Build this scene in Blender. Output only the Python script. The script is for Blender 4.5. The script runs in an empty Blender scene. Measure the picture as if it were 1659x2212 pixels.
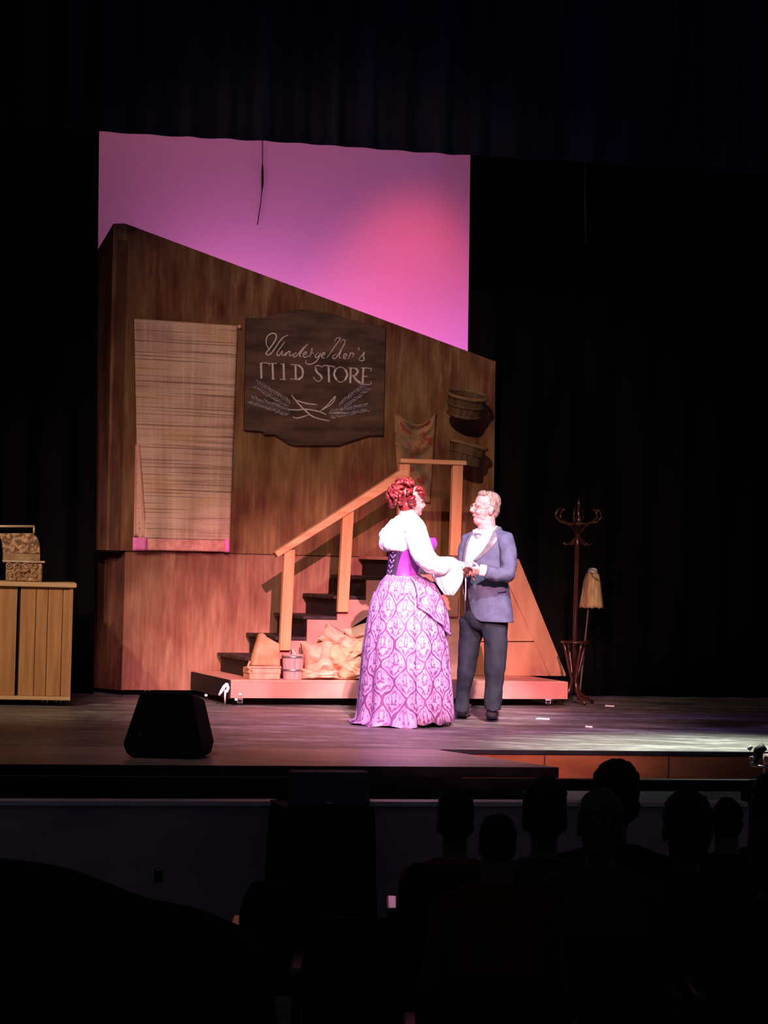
import bpy, math, random
from mathutils import Vector, Matrix, noise

random.seed(7)
scn = bpy.context.scene
col = scn.collection

# ------------------------------------------------------------------ camera
# X right, Y away from the camera, Z up; Z = 0 is the stage floor.
FPX, ROLL, EYE = 5000.0, math.radians(1.5), 1.3
TILT = math.atan(84.0 / FPX)
cam_data = bpy.data.cameras.new('camera')
cam_data.sensor_fit = 'VERTICAL'
cam_data.sensor_height = 36.0
cam_data.lens = FPX / 2212.0 * 36.0
cam_data.clip_end = 200
cam = bpy.data.objects.new('camera', cam_data)
cam.matrix_world = (Matrix.Translation((0, 0, EYE)) @ Matrix.Rotation(math.pi / 2 + TILT, 4, 'X')
                    @ Matrix.Rotation(ROLL, 4, 'Z'))
col.objects.link(cam)
scn.camera = cam

# ------------------------------------------------------------------ world, exposure, stage lamps
world = bpy.data.worlds.new('world')
world.use_nodes = True
world.node_tree.nodes['Background'].inputs[0].default_value = (0.50, 0.45, 0.62, 1)
world.node_tree.nodes['Background'].inputs[1].default_value = 0.045
scn.world = world
scn.view_settings.view_transform = 'Standard'
scn.view_settings.look = 'None'
scn.view_settings.exposure = 0.0
scn.view_settings.gamma = 1.0
scn.view_settings.use_curve_mapping = False


def spot(name, loc, target, power, color, radius_at_target, blend=0.5, size=0.12):
    d = bpy.data.lights.new(name, 'SPOT')
    d.energy = power
    d.color = color
    v = Vector(target) - Vector(loc)
    d.spot_size = 2 * math.atan(radius_at_target / v.length)
    d.spot_blend = blend
    d.shadow_soft_size = size
    o = bpy.data.objects.new(name, d)
    o.location = loc
    o.rotation_euler = v.to_track_quat('-Z', 'Y').to_euler()
    col.objects.link(o)
    return o


def area(name, loc, target, power, color, sx, sy, spread=180):
    d = bpy.data.lights.new(name, 'AREA')
    d.shape = 'RECTANGLE'
    d.size, d.size_y = sx, sy
    d.energy = power
    d.color = color
    d.spread = math.radians(spread)
    o = bpy.data.objects.new(name, d)
    o.location = loc
    o.rotation_euler = (Vector(target) - Vector(loc)).to_track_quat('-Z', 'Y').to_euler()
    col.objects.link(o)
    return o


# front-of-house lamps and an added side fill
spot('lamp_set_pink', (1.5, 3.0, 6.6), (0.0, 19.3, -0.30), 31000, (1.0, 0.385, 0.50), 2.75, 1.0, 0.05)
spot('lamp_set_amber', (-2.2, 4.0, 9.0), (0.1, 20.2, 1.5), 5000, (1.0, 0.68, 0.52), 3.7, 1.0, 0.15)
spot('lamp_cabinet', (-6.5, 8.0, 7.5), (-2.75, 18.1, 0.6), 3900, (1.0, 0.72, 0.50), 1.9, 0.8, 0.15)
spot('lamp_follow', (1.3, 8.2, 9.6), (0.5, 17.75, 1.02), 12500, (1.0, 0.84, 0.95), 1.12, 0.65, 0.10)
spot('lamp_lavender', (4.5, 9.0, 8.0), (0.6, 17.2, 0.1), 3200, (0.58, 0.48, 1.0), 2.4, 0.8, 0.2)
spot('lamp_violet_side', (-6.0, 15.5, 6.0), (0.2, 17.6, 0.6), 1900, (0.36, 0.22, 1.0), 1.6, 0.9, 0.2)
spot('lamp_floor_cool', (3.0, 17.6, 6.6), (2.35, 15.75, 0.0), 9000, (0.92, 1.0, 0.84), 1.8, 1.0, 0.2)
spot('lamp_floor_warm', (-3.0, 8.0, 8.0), (-0.2, 15.6, 0.0), 1000, (1.0, 0.58, 0.56), 2.6, 1.0, 0.2)
spot('fill_side_left', (-7.0, 13.5, 4.5), (-2.45, 20.1, 1.3), 700, (1.0, 0.62, 0.66), 1.3, 0.9, 0.2)  # fill added from the left to lift the dark return
spot('lamp_hat_stand', (5.5, 10.0, 6.5), (1.75, 20.1, 0.9), 700, (1.0, 0.72, 0.45), 1.3, 0.8, 0.1)
# lamps behind the set that wash the backdrop
strip = area('lamp_cyc_row', (-0.75, 22.95, 3.15), (-0.75, 23.9, 3.8), 23, (1.0, 0.20, 0.66), 3.3, 0.15)
sx = Vector((0.91, 0.0, -0.41)).normalized()             # the strip follows the sloping top of the store wall
sz = -(Vector((0.0, 0.80, 0.60)) - sx * Vector((0.0, 0.80, 0.60)).dot(sx)).normalized()
strip.rotation_euler = Matrix((sx, sz.cross(sx), sz)).transposed().to_euler()
area('lamp_cyc_row_right', (0.8, 23.0, 1.3), (0.8, 23.9, 2.7), 40, (0.85, 0.22, 1.0), 1.8, 0.25)
area('lamp_cyc_top', (-1.6, 22.2, 7.6), (-1.6, 23.9, 3.4), 32, (1.0, 0.24, 0.30), 5.0, 0.3)
spot('lamp_cyc_red', (0.5, 21.9, 6.6), (0.14, 23.9, 3.5), 320, (1.0, 0.08, 0.09), 1.45, 1.0, 0.2)
spot('lamp_cyc_blue', (1.5, 22.2, 1.0), (1.15, 23.9, 3.0), 140, (0.36, 0.16, 1.0), 0.8, 1.0, 0.2)
# weak blue light added on the black border for its pleat highlights
spot('fill_border_blue', (1.5, 12.5, 2.5), (0.6, 18.8, 5.3), 160, (0.15, 0.16, 1.0), 4.2, 0.9, 0.3)


# ------------------------------------------------------------------ placement helpers
def ray(x, y):
    """direction through photograph pixel (x, y) of the 1659 x 2212 frame"""
    u, v = x - 829.5, 1106.0 - y
    a = u * math.cos(ROLL) - v * math.sin(ROLL)
    b = u * math.sin(ROLL) + v * math.cos(ROLL)
    return Vector((a, FPX * math.cos(TILT) - b * math.sin(TILT), FPX * math.sin(TILT) + b * math.cos(TILT)))


def P(x, y, depth):
    r = ray(x, y)
    return r * (depth / r.y) + Vector((0, 0, EYE))


def FL(x, y, z=0.0):
    r = ray(x, y)
    return r * ((z - EYE) / r.z) + Vector((0, 0, EYE))


class Frame:
    """a horizontal frame: u to the right, w away, z up"""

    def __init__(self, o, yaw):
        self.o, self.yaw = Vector((o[0], o[1], 0)), yaw
        self.t = Vector((math.cos(yaw), math.sin(yaw), 0))
        self.b = Vector((-math.sin(yaw), math.cos(yaw), 0))

    def __call__(self, u, w, z):
        return self.o + self.t * u + self.b * w + Vector((0, 0, z))

    def px(self, x, y, w=0.0):
        """(u, z) where the sight line through a pixel meets the plane w"""
        r = ray(x, y)
        k = (w + self.o.dot(self.b)) / r.dot(self.b)
        p = r * k
        return (p - self.o).dot(self.t), EYE + p.z

    def at(self, x, y, w=0.0):
        u, z = self.px(x, y, w)
        return self(u, w, z)


SET = Frame((-2.21, 19.86), math.radians(20))       # the store front, turned 20 degrees
STG = Frame((0.0, 14.0), math.radians(12.5))        # the stage edge
MW = {}
WORK = bpy.data.scenes.new('work')                 # scratch scene for fusing shapes, removed at the end


def thing(name, label, cat, loc, rz=0.0, group=None, kind=None):
    o = bpy.data.objects.new(name, None)
    o.empty_display_size = 0.1
    col.objects.link(o)
    o.location = loc
    o.rotation_euler = (0, 0, rz)
    MW[o.name] = Matrix.Translation(Vector(loc)) @ Matrix.Rotation(rz, 4, 'Z')
    if label:
        tag(o, label, cat, group, kind)
    return o


def tag(o, label, cat=None, group=None, kind=None):
    o['label'] = label
    if cat:
        o['category'] = cat
    if group:
        o['group'] = group
    if kind:
        o['kind'] = kind
    return o


class MB:
    """collects world-space geometry; build() links it as one mesh object"""

    def __init__(self):
        self.v, self.f, self.uv = [], [], {}

    def add(self, vs, fs):
        n = len(self.v)
        self.v += [Vector(p) for p in vs]
        self.f += [tuple(i + n for i in q) for q in fs]
        return n

    def hexa(self, p):
        """8 corners: bottom ring 0-3, top ring 4-7"""
        self.add(p, [(3, 2, 1, 0), (4, 5, 6, 7), (0, 1, 5, 4), (1, 2, 6, 5), (2, 3, 7, 6), (3, 0, 4, 7)])
        return self

    def fbox(self, fr, u0, u1, w0, w1, z0, z1):
        c = [(u0, w0), (u1, w0), (u1, w1), (u0, w1)]
        return self.hexa([fr(u, w, z0) for u, w in c] + [fr(u, w, z1) for u, w in c])

    def box(self, c, s):
        x, y, z = c
        a, b, d = s[0] / 2, s[1] / 2, s[2] / 2
        q = [(x - a, y - b), (x + a, y - b), (x + a, y + b), (x - a, y + b)]
        return self.hexa([(i, j, z - d) for i, j in q] + [(i, j, z + d) for i, j in q])

    def prism(self, pts, off):
        """closed polygon pts (world) swept by the vector off"""
        n = len(pts)
        pts = [Vector(p) for p in pts]
        off = Vector(off)
        nrm = Vector((0, 0, 0))
        for i in range(n):
            nrm += pts[i].cross(pts[(i + 1) % n])
        if nrm.dot(off) > 0:
            pts = pts[::-1]
        self.add(pts + [p + off for p in pts],
                 [tuple(range(n)), tuple(range(2 * n - 1, n - 1, -1))] +
                 [((i + 1) % n, i, n + i, n + (i + 1) % n) for i in range(n)])
        return self

    def tube(self, pts, rad, n=8, cap=True, flat=1.0, up=None):
        pts = [Vector(p) for p in pts]
        if not isinstance(rad, (list, tuple)):
            rad = [rad] * len(pts)
        rings, prev = [], None
        for i, p in enumerate(pts):
            a = pts[max(0, i - 1)]
            b = pts[min(len(pts) - 1, i + 1)]
            d = (b - a)
            d = d.normalized() if d.length > 1e-9 else Vector((0, 0, 1))
            if prev is None:
                ref = Vector(up) if up else (Vector((0, 0, 1)) if abs(d.z) < 0.9 else Vector((1, 0, 0)))
                s = d.cross(ref).normalized()
            else:
                s = (prev - d * prev.dot(d))
                s = s.normalized() if s.length > 1e-6 else d.orthogonal().normalized()
            prev = s
            t = s.cross(d).normalized()
            rings.append([p + (s * math.cos(k * 2 * math.pi / n) + t * math.sin(k * 2 * math.pi / n) * flat) * rad[i]
                          for k in range(n)])
        return self.loft(rings, cap=cap)

    def loft(self, rings, cap=False, closed=True, uv=None):
        n = len(rings[0])
        vs = [p for r in rings for p in r]
        fs = []
        for i in range(len(rings) - 1):
            for k in range(n if closed else n - 1):
                a, b = i * n + k, i * n + (k + 1) % n
                fs.append((a, b, b + n, a + n))
        if cap:
            fs.append(tuple(range(n - 1, -1, -1)))
            m = (len(rings) - 1) * n
            fs.append(tuple(range(m, m + n)))
        base = self.add(vs, fs)
        if uv:
            for i in range(len(rings)):
                for k in range(n):
                    self.uv[base + i * n + k] = uv(i, k)
        return self

    def lathe(self, c, prof, n=16, cap=True):
        c = Vector(c)
        rings = [[c + Vector((r * math.cos(2 * math.pi * k / n), r * math.sin(2 * math.pi * k / n), z))
                  for k in range(n)] for r, z in prof]
        return self.loft(rings, cap=cap)

    def ell(self, c, r, n=14, m=9, M=None):
        c = Vector(c)
        M = M or Matrix.Identity(3)
        vs, fs = [], []
        for i in range(1, m):
            th = math.pi * i / m
            for k in range(n):
                ph = 2 * math.pi * k / n
                vs.append(c + M @ Vector((r[0] * math.sin(th) * math.cos(ph), r[1] * math.sin(th) * math.sin(ph),
                                          r[2] * math.cos(th))))
        vs += [c + M @ Vector((0, 0, r[2])), c + M @ Vector((0, 0, -r[2]))]
        for i in range(m - 2):
            for k in range(n):
                a, b = i * n + k, i * n + (k + 1) % n
                fs.append((a, a + n, b + n, b))
        T, B = len(vs) - 2, len(vs) - 1
        for k in range(n):
            fs.append((T, k, (k + 1) % n))
            fs.append((B, (m - 2) * n + (k + 1) % n, (m - 2) * n + k))
        self.add(vs, fs)
        return self

    def ring(self, c, r, rad, axis=(0, 0, 1), n=20, m=6, sy=1.0):
        ax = Vector(axis).normalized()
        s = ax.orthogonal().normalized() if abs(ax.z) < 0.999 else Vector((1, 0, 0))
        t = ax.cross(s)
        c = Vector(c)
        rings = []
        for k in range(n + 1):
            a = 2 * math.pi * k / n
            d = s * math.cos(a) + t * math.sin(a)
            p = c + d * r
            rings.append([p + (d * math.cos(q * 2 * math.pi / m) + ax * math.sin(q * 2 * math.pi / m) * sy) * rad
                          for q in range(m)])
        return self.loft(rings)

    def build(self, name, mat, parent=None, smooth=False, loc=None, solid=0.0, sub=0, bevel=0.0):
        me = bpy.data.meshes.new(name)
        o = bpy.data.objects.new(name, me)
        col.objects.link(o)
        if parent is not None:
            M = MW[parent.name]
            o.parent = parent
        else:
            if loc is None:
                n = len(self.v)
                loc = sum(self.v, Vector((0, 0, 0))) / n
                loc.z = min(p.z for p in self.v)
            M = Matrix.Translation(Vector(loc))
            o.location = loc
        MW[o.name] = M
        Mi = M.inverted()
        me.from_pydata([Mi @ p for p in self.v], [], self.f)
        if self.uv:
            ul = me.uv_layers.new(name='uv')
            for lp in me.loops:
                ul.data[lp.index].uv = self.uv.get(lp.vertex_index, (0, 0))
        me.materials.append(mat)
        if smooth:
            me.polygons.foreach_set('use_smooth', [True] * len(me.polygons))
        me.update()
        if solid:
            m = o.modifiers.new('solid', 'SOLIDIFY')
            m.thickness = solid
            m.offset = 0
        if bevel:
            m = o.modifiers.new('bevel', 'BEVEL')
            m.width = bevel
            m.segments = 2
            m.limit_method = 'ANGLE'
        if sub:
            m = o.modifiers.new('sub', 'SUBSURF')
            m.levels = m.render_levels = sub
        return o

    def blend(self, name, mat, parent=None, voxel=0.006, smooth=6, loc=None, disp=0.0, dscale=8.0):
        """fuse the overlapping shapes into one continuous skin"""
        o = self.build(name, mat, parent, True, loc)
        w = bpy.data.objects.new('work', o.data)
        WORK.collection.objects.link(w)
        r = w.modifiers.new('fuse', 'REMESH')
        r.mode = 'VOXEL'
        r.voxel_size = voxel
        r.use_smooth_shade = True
        s = w.modifiers.new('soft', 'SMOOTH')
        s.factor = 0.5
        s.iterations = smooth
        WORK.view_layers[0].update()
        me = bpy.data.meshes.new_from_object(w.evaluated_get(WORK.view_layers[0].depsgraph))
        bpy.data.objects.remove(w)
        old = o.data
        o.data = me
        bpy.data.meshes.remove(old)
        me.name = name
        me.materials.clear()
        me.materials.append(mat)
        if disp:
            nv = [(v.co.copy(), v.normal.copy()) for v in me.vertices]
            flat = []
            for co, nm in nv:
                q = co * dscale
                k = noise.noise(q) * 0.65 + noise.noise(q * 2.3) * 0.35
                flat.extend(co + nm * (k * disp))
            me.vertices.foreach_set('co', flat)
        me.polygons.foreach_set('use_smooth', [True] * len(me.polygons))
        me.update()
        return o


# ------------------------------------------------------------------ materials
def lin(r, g, b):
    return tuple((c / 255 / 12.92) if c / 255 <= 0.04045 else ((c / 255 + 0.055) / 1.055) ** 2.4 for c in (r, g, b))


def new_mat(name):
    m = bpy.data.materials.new(name)
    m.use_nodes = True
    nt = m.node_tree
    return m, nt, nt.nodes['Principled BSDF']


def nd(nt, t, **k):
    n = nt.nodes.new(t)
    for a, b in k.items():
        setattr(n, a, b)
    return n


def coords(nt, scale, kind='Object'):
    tc = nd(nt, 'ShaderNodeTexCoord')
    mp = nd(nt, 'ShaderNodeMapping')
    mp.inputs['Scale'].default_value = scale
    nt.links.new(tc.outputs[kind], mp.inputs['Vector'])
    return mp.outputs['Vector']


def ramp(nt, src, stops):
    r = nd(nt, 'ShaderNodeValToRGB')
    el = r.color_ramp.elements
    while len(el) < len(stops):
        el.new(0.5)
    for e, (p, c) in zip(el, stops):
        e.position = p
        e.color = tuple(c) + (1,)
    nt.links.new(src, r.inputs['Fac'])
    return r.outputs['Color']


def mixc(nt, fac, a, b, mode='MIX'):
    m = nd(nt, 'ShaderNodeMix', data_type='RGBA', blend_type=mode)
    for s, i in ((fac, 0), (a, 6), (b, 7)):
        if hasattr(s, 'is_linked'):
            nt.links.new(s, m.inputs[i])
        elif isinstance(s, (int, float)):
            m.inputs[i].default_value = s
        else:
            m.inputs[i].default_value = tuple(s) + (1,)
    return m.outputs[2]


def noisy(name, c0, c1, scale=(6, 6, 6), rough=0.7, bump=0.0, detail=4, lo=0.35, hi=0.65, metal=0.0, bscale=None,
          spec=0.3):
    """two tones of one colour broken up by noise"""
    m, nt, bs = new_mat(name)
    v = coords(nt, scale)
    n = nd(nt, 'ShaderNodeTexNoise')
    n.inputs['Scale'].default_value = 1.0
    n.inputs['Detail'].default_value = detail
    nt.links.new(v, n.inputs['Vector'])
    nt.links.new(ramp(nt, n.outputs['Fac'], [(lo, c0), (hi, c1)]), bs.inputs['Base Color'])
    bs.inputs['Roughness'].default_value = rough
    bs.inputs['Metallic'].default_value = metal
    bs.inputs['Specular IOR Level'].default_value = spec
    if bump:
        h = n.outputs['Fac']
        if bscale:
            n2 = nd(nt, 'ShaderNodeTexNoise')
            n2.inputs['Scale'].default_value = 1.0
            n2.inputs['Detail'].default_value = 3
            nt.links.new(coords(nt, bscale), n2.inputs['Vector'])
            h = n2.outputs['Fac']
        b = nd(nt, 'ShaderNodeBump')
        b.inputs['Strength'].default_value = bump
        b.inputs['Distance'].default_value = 0.03 if bscale and bump > 0.9 else 0.01
        nt.links.new(h, b.inputs['Height'])
        nt.links.new(b.outputs['Normal'], bs.inputs['Normal'])
    return m


def painted_wall(name, c0, c1, c2):
    """scenic paint dragged down in vertical streaks"""
    m, nt, bs = new_mat(name)
    n = nd(nt, 'ShaderNodeTexNoise')
    n.inputs['Scale'].default_value = 1
    n.inputs['Detail'].default_value = 6
    n.inputs['Roughness'].default_value = 0.6
    nt.links.new(coords(nt, (8, 8, 1.5)), n.inputs['Vector'])
    n2 = nd(nt, 'ShaderNodeTexNoise')
    n2.inputs['Scale'].default_value = 1
    n2.inputs['Detail'].default_value = 3
    nt.links.new(coords(nt, (2.6, 2.6, 1.3)), n2.inputs['Vector'])
    n3 = nd(nt, 'ShaderNodeTexNoise')
    n3.inputs['Scale'].default_value = 1
    n3.inputs['Detail'].default_value = 2
    nt.links.new(coords(nt, (34, 34, 3.2)), n3.inputs['Vector'])
    a = ramp(nt, n.outputs['Fac'], [(0.34, c0), (0.55, c1), (0.70, c2)])
    b = mixc(nt, ramp(nt, n2.outputs['Fac'], [(0.42, (0, 0, 0)), (0.66, (0.75, 0.75, 0.75))]), a, c2)
    c = mixc(nt, 0.35, b, ramp(nt, n3.outputs['Fac'], [(0.35, (0.35, 0.35, 0.35)), (0.65, (1.2, 1.2, 1.2))]), 'MULTIPLY')
    nt.links.new(c, bs.inputs['Base Color'])
    bs.inputs['Roughness'].default_value = 0.75
    bs.inputs['Specular IOR Level'].default_value = 0.2
    return m


def wood(name, c0, c1, axis='z', rough=0.55, k=1.0):
    sc = {'z': (26 * k, 26 * k, 1.6 * k), 'x': (1.6 * k, 26 * k, 26 * k), 'y': (26 * k, 1.6 * k, 26 * k)}[axis]
    return noisy(name, c0, c1, sc, rough, 0.15, 5, 0.3, 0.7)


M = {}
M['stage'] = None


def stage_floor_mat():
    m, nt, bs = new_mat('scuffed_stage_floor')
    a = nd(nt, 'ShaderNodeTexNoise')
    a.inputs['Scale'].default_value = 1
    a.inputs['Detail'].default_value = 7
    a.inputs['Roughness'].default_value = 0.7
    nt.links.new(coords(nt, (1.4, 4.2, 1)), a.inputs['Vector'])
    b = nd(nt, 'ShaderNodeTexNoise')
    b.inputs['Scale'].default_value = 1
    b.inputs['Detail'].default_value = 6
    nt.links.new(coords(nt, (9, 26, 1)), b.inputs['Vector'])
    c = nd(nt, 'ShaderNodeTexNoise')
    c.inputs['Scale'].default_value = 1
    c.inputs['Detail'].default_value = 2
    nt.links.new(coords(nt, (34, 30, 1)), c.inputs['Vector'])
    base = ramp(nt, a.outputs['Fac'], [(0.32, (0.055, 0.050, 0.046)), (0.52, (0.14, 0.132, 0.122)), (0.70, (0.36, 0.35, 0.335))])
    base = mixc(nt, 0.6, base, ramp(nt, b.outputs['Fac'], [(0.32, (0.35, 0.35, 0.35)), (0.7, (1.5, 1.5, 1.5))]), 'MULTIPLY')
    base = mixc(nt, ramp(nt, c.outputs['Fac'], [(0.74, (0, 0, 0)), (0.80, (0.6, 0.6, 0.6))]), base, (0.5, 0.5, 0.48))
    nt.links.new(base, bs.inputs['Base Color'])
    bs.inputs['Roughness'].default_value = 0.48
    bs.inputs['Specular IOR Level'].default_value = 0.35
    bp = nd(nt, 'ShaderNodeBump')
    bp.inputs['Strength'].default_value = 0.2
    bp.inputs['Distance'].default_value = 0.01
    nt.links.new(b.outputs['Fac'], bp.inputs['Height'])
    nt.links.new(bp.outputs['Normal'], bs.inputs['Normal'])
    return m


M['stage'] = stage_floor_mat()
M['apron'] = noisy('apron_deck', (0.13, 0.105, 0.095), (0.26, 0.22, 0.205), (2, 14, 1), 0.42, 0.1, 6, spec=0.4)
M['black'] = noisy('flat_black_paint', (0.006, 0.006, 0.007), (0.012, 0.012, 0.013), (5, 5, 5), 0.8, spec=0.1)
M['drape'] = noisy('black_drape', (0.003, 0.0028, 0.0034), (0.007, 0.0062, 0.0072), (3, 3, 0.6), 0.95, spec=0.02)
M['border'] = noisy('black_border', (0.010, 0.010, 0.016), (0.022, 0.020, 0.030), (4, 4, 0.4), 0.95, spec=0.02)
M['cyc'] = noisy('muslin_backdrop', (0.77, 0.76, 0.77), (0.79, 0.78, 0.79), (30, 30, 30), 0.9, spec=0.05)
M['fascia'] = noisy('orange_brown_fascia', (0.13, 0.036, 0.006), (0.20, 0.066, 0.012), (3, 3, 9), 0.6)
M['pitwall'] = noisy('pit_wall_paint', (0.36, 0.30, 0.35), (0.46, 0.39, 0.44), (2, 2, 2), 0.8, spec=0.1)
M['pitrail'] = noisy('pit_rail_pale', (0.62, 0.60, 0.66), (0.74, 0.72, 0.78), (4, 4, 4), 0.5)
M['pitpanel'] = noisy('pit_green_panel', (0.07, 0.10, 0.09), (0.10, 0.14, 0.12), (4, 4, 4), 0.6)
M['housefloor'] = noisy('house_floor', (0.10, 0.085, 0.095), (0.16, 0.14, 0.15), (3, 3, 3), 0.8, spec=0.1)
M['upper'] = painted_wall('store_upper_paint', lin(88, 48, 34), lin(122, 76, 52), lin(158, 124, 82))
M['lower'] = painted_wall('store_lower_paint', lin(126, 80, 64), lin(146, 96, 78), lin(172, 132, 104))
M['return'] = painted_wall('store_paint_shaded', lin(72, 40, 34), lin(98, 58, 46), lin(120, 84, 60))  # wall paint darkened in the colour, as the return is lit less
M['pine'] = wood('pine_board', lin(196, 138, 92), lin(222, 168, 118), 'z')
M['pine_u'] = wood('pine_board_level', lin(196, 142, 98), lin(224, 174, 126), 'x')
M['pine_red'] = noisy('reddish_plywood', lin(190, 128, 108), lin(216, 156, 132), (5, 5, 12), 0.6, 0.1, 5)
M['plywood'] = noisy('pink_stained_plywood', lin(186, 122, 108), lin(208, 146, 128), (3, 3, 3), 0.65, 0.1, 4)
M['dark_step'] = noisy('dark_step_tone', (0.007, 0.004, 0.004), (0.016, 0.009, 0.008), (4, 4, 9), 0.7)  # near-black tone for risers, backing boards and joints
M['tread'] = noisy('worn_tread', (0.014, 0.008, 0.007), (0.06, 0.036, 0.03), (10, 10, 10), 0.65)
M['cabinet'] = wood('cabinet_oak', lin(172, 120, 76), lin(206, 154, 102), 'z', 0.5)
M['cabinet_top'] = wood('cabinet_top_oak', lin(206, 168, 122), lin(230, 196, 150), 'x', 0.4)
M['brass'] = noisy('embossed_brass', lin(118, 84, 58), lin(206, 168, 132), (34, 34, 34), 0.45, 0.9, 3, 0.4, 0.62, 0.25)
M['brass_plain'] = noisy('dull_brass', lin(150, 116, 84), lin(184, 150, 114), (10, 10, 10), 0.5, metal=0.3)
M['brass_rail'] = noisy('pale_brass_rail', lin(200, 180, 150), lin(226, 208, 180), (10, 10, 10), 0.35, metal=0.3)
M['rubber'] = noisy('black_rubber', (0.012, 0.012, 0.012), (0.022, 0.022, 0.022), (20, 20, 20), 0.6)
M['steel'] = noisy('worn_steel', (0.45, 0.45, 0.47), (0.6, 0.6, 0.62), (20, 20, 20), 0.3, metal=0.9)
M['sign'] = noisy('dark_sign_board', lin(58, 42, 34), lin(112, 84, 66), (2.2, 2.2, 10), 0.7, 0.1, 6, 0.34, 0.68)
M['chalk'] = noisy('chalk_white_paint', lin(200, 184, 180), lin(232, 220, 214), (30, 30, 30), 0.8)
M['chalk_dim'] = noisy('chalk_grey_paint', lin(112, 104, 116), lin(176, 166, 176), (40, 40, 40), 0.8)
M['sack'] = noisy('burlap', lin(182, 134, 108), lin(212, 166, 136), (9, 9, 9), 0.9, 0.5, 4, bscale=(40, 40, 30), spec=0.05)
M['sack2'] = noisy('burlap_orange', lin(192, 130, 94), lin(220, 164, 126), (9, 9, 9), 0.9, 0.5, 4, bscale=(40, 40, 30), spec=0.05)
M['basket'] = wood('basket_splint', lin(74, 56, 38), lin(112, 86, 58), 'z')
M['basket_rim'] = noisy('basket_rim_splint', lin(108, 84, 54), lin(140, 110, 74), (12, 12, 12), 0.7)
M['greywood'] = wood('grey_bucket_stave', lin(164, 138, 134), lin(192, 164, 158), 'z')
M['rope'] = noisy('white_rope', lin(226, 212, 214), lin(246, 236, 238), (60, 60, 60), 0.85)
M['mahogany'] = noisy('polished_mahogany', (0.028, 0.009, 0.006), (0.055, 0.018, 0.010), (8, 8, 2), 0.22, spec=0.6)
M['mop'] = noisy('mop_yarn', lin(190, 150, 102), lin(228, 194, 148), (50, 50, 6), 0.9, 0.6, 3)
M['stick'] = noisy('grey_stick', (0.14, 0.12, 0.11), (0.24, 0.21, 0.19), (9, 9, 3), 0.5)
M['speaker'] = noisy('speaker_black', (0.003, 0.003, 0.003), (0.005, 0.005, 0.005), (9, 9, 9), 0.85, spec=0.1)
M['paper'] = noisy('paper_scrap', (0.75, 0.75, 0.75), (0.9, 0.9, 0.9), (9, 9, 9), 0.8)


# ================================================================== the stage and the house
STG = Frame((0.0, 13.96), math.radians(12.5))


def stg_uw(x, y, z=0.0):
    p = FL(x, y, z) - STG.o
    return p.dot(STG.t), p.dot(STG.b)


def struct(o):
    o['kind'] = 'structure'
    return o


def poly_slab(fr, pts, z0, z1):
    return MB().prism([fr(u, w, z1) for u, w in pts], (0, 0, z0 - z1))


LIP = 1.2
uF, _ = stg_uw(1203, 1658)
uB, _ = stg_uw(915, 1611)
o = struct(poly_slab(STG, [(-9, LIP), (9, LIP), (9, 11), (-9, 11)], -0.04, 0).build('floor_stage', M['stage']))
tag(o, 'scuffed grey black stage floor under the actors', kind='structure')
o = struct(poly_slab(STG, [(-7, 0), (uF, 0), (uB, LIP - 0.004), (-7, LIP - 0.004)], -0.055, 0.003).build('floor_apron', M['apron']))
tag(o, 'brown deck of the stage extension with a slanted end', kind='structure')
tag(struct(MB().fbox(STG, -7, uF + 0.005, -0.012, -0.001, -0.062, 0.002).build('trim_1', M['black'])),
    'black edge board along the stage extension', kind='structure')
o = struct(MB().fbox(STG, uB - 0.6, 9, LIP - 0.02, LIP - 0.001, -0.45, -0.022).build('trim_2', M['fascia']))
tag(o, 'orange brown fascia board below the stage lip', kind='structure')
for us in (uB + 0.75, uB + 1.62, uB + 2.5):
    MB().fbox(STG, us, us + 0.008, LIP - 0.024, LIP - 0.018, -0.45, -0.03).build('board_joint', M['dark_step'], o)
tag(struct(MB().fbox(STG, uB + 0.05, 9, LIP - 0.03, LIP + 0.02, -0.024, 0.001).build('trim_3', M['black'])),
    'dark rounded nosing of the stage lip', kind='structure')
tag(struct(MB().fbox(STG, -7, 2.72, -0.06, 0.02, -0.135, -0.066).build('trim_4', M['black'])),
    'black beam running below the stage extension', kind='structure')
rw = struct(MB().fbox(STG, -7, 9, 0.62, 0.66, -0.82, -0.14).build('pit_lining', M['black']))
tag(rw, 'black recessed wall under the stage edge', kind='structure')
for x0, x1 in ((-30, 118), (360, 528), (560, 600), (801, 893), (930, 1000), (1215, 1600)):
    u0, z0 = STG.px(x0, 1722, 0.6)
    u1, _ = STG.px(x1, 1722, 0.6)
    MB().fbox(STG, u0, u1, 0.60, 0.62, z0 - 0.25, z0 + 0.088).build('panel', M['pitpanel'], rw)
for x in (900, 912, 985):
    u0, z0 = STG.px(x, 1722, 0.5)
    MB().fbox(STG, u0, u0 + 0.03, 0.5, 0.53, -0.82, z0 + 0.12).build('post', M['black'], rw)
PW = -1.14
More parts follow.
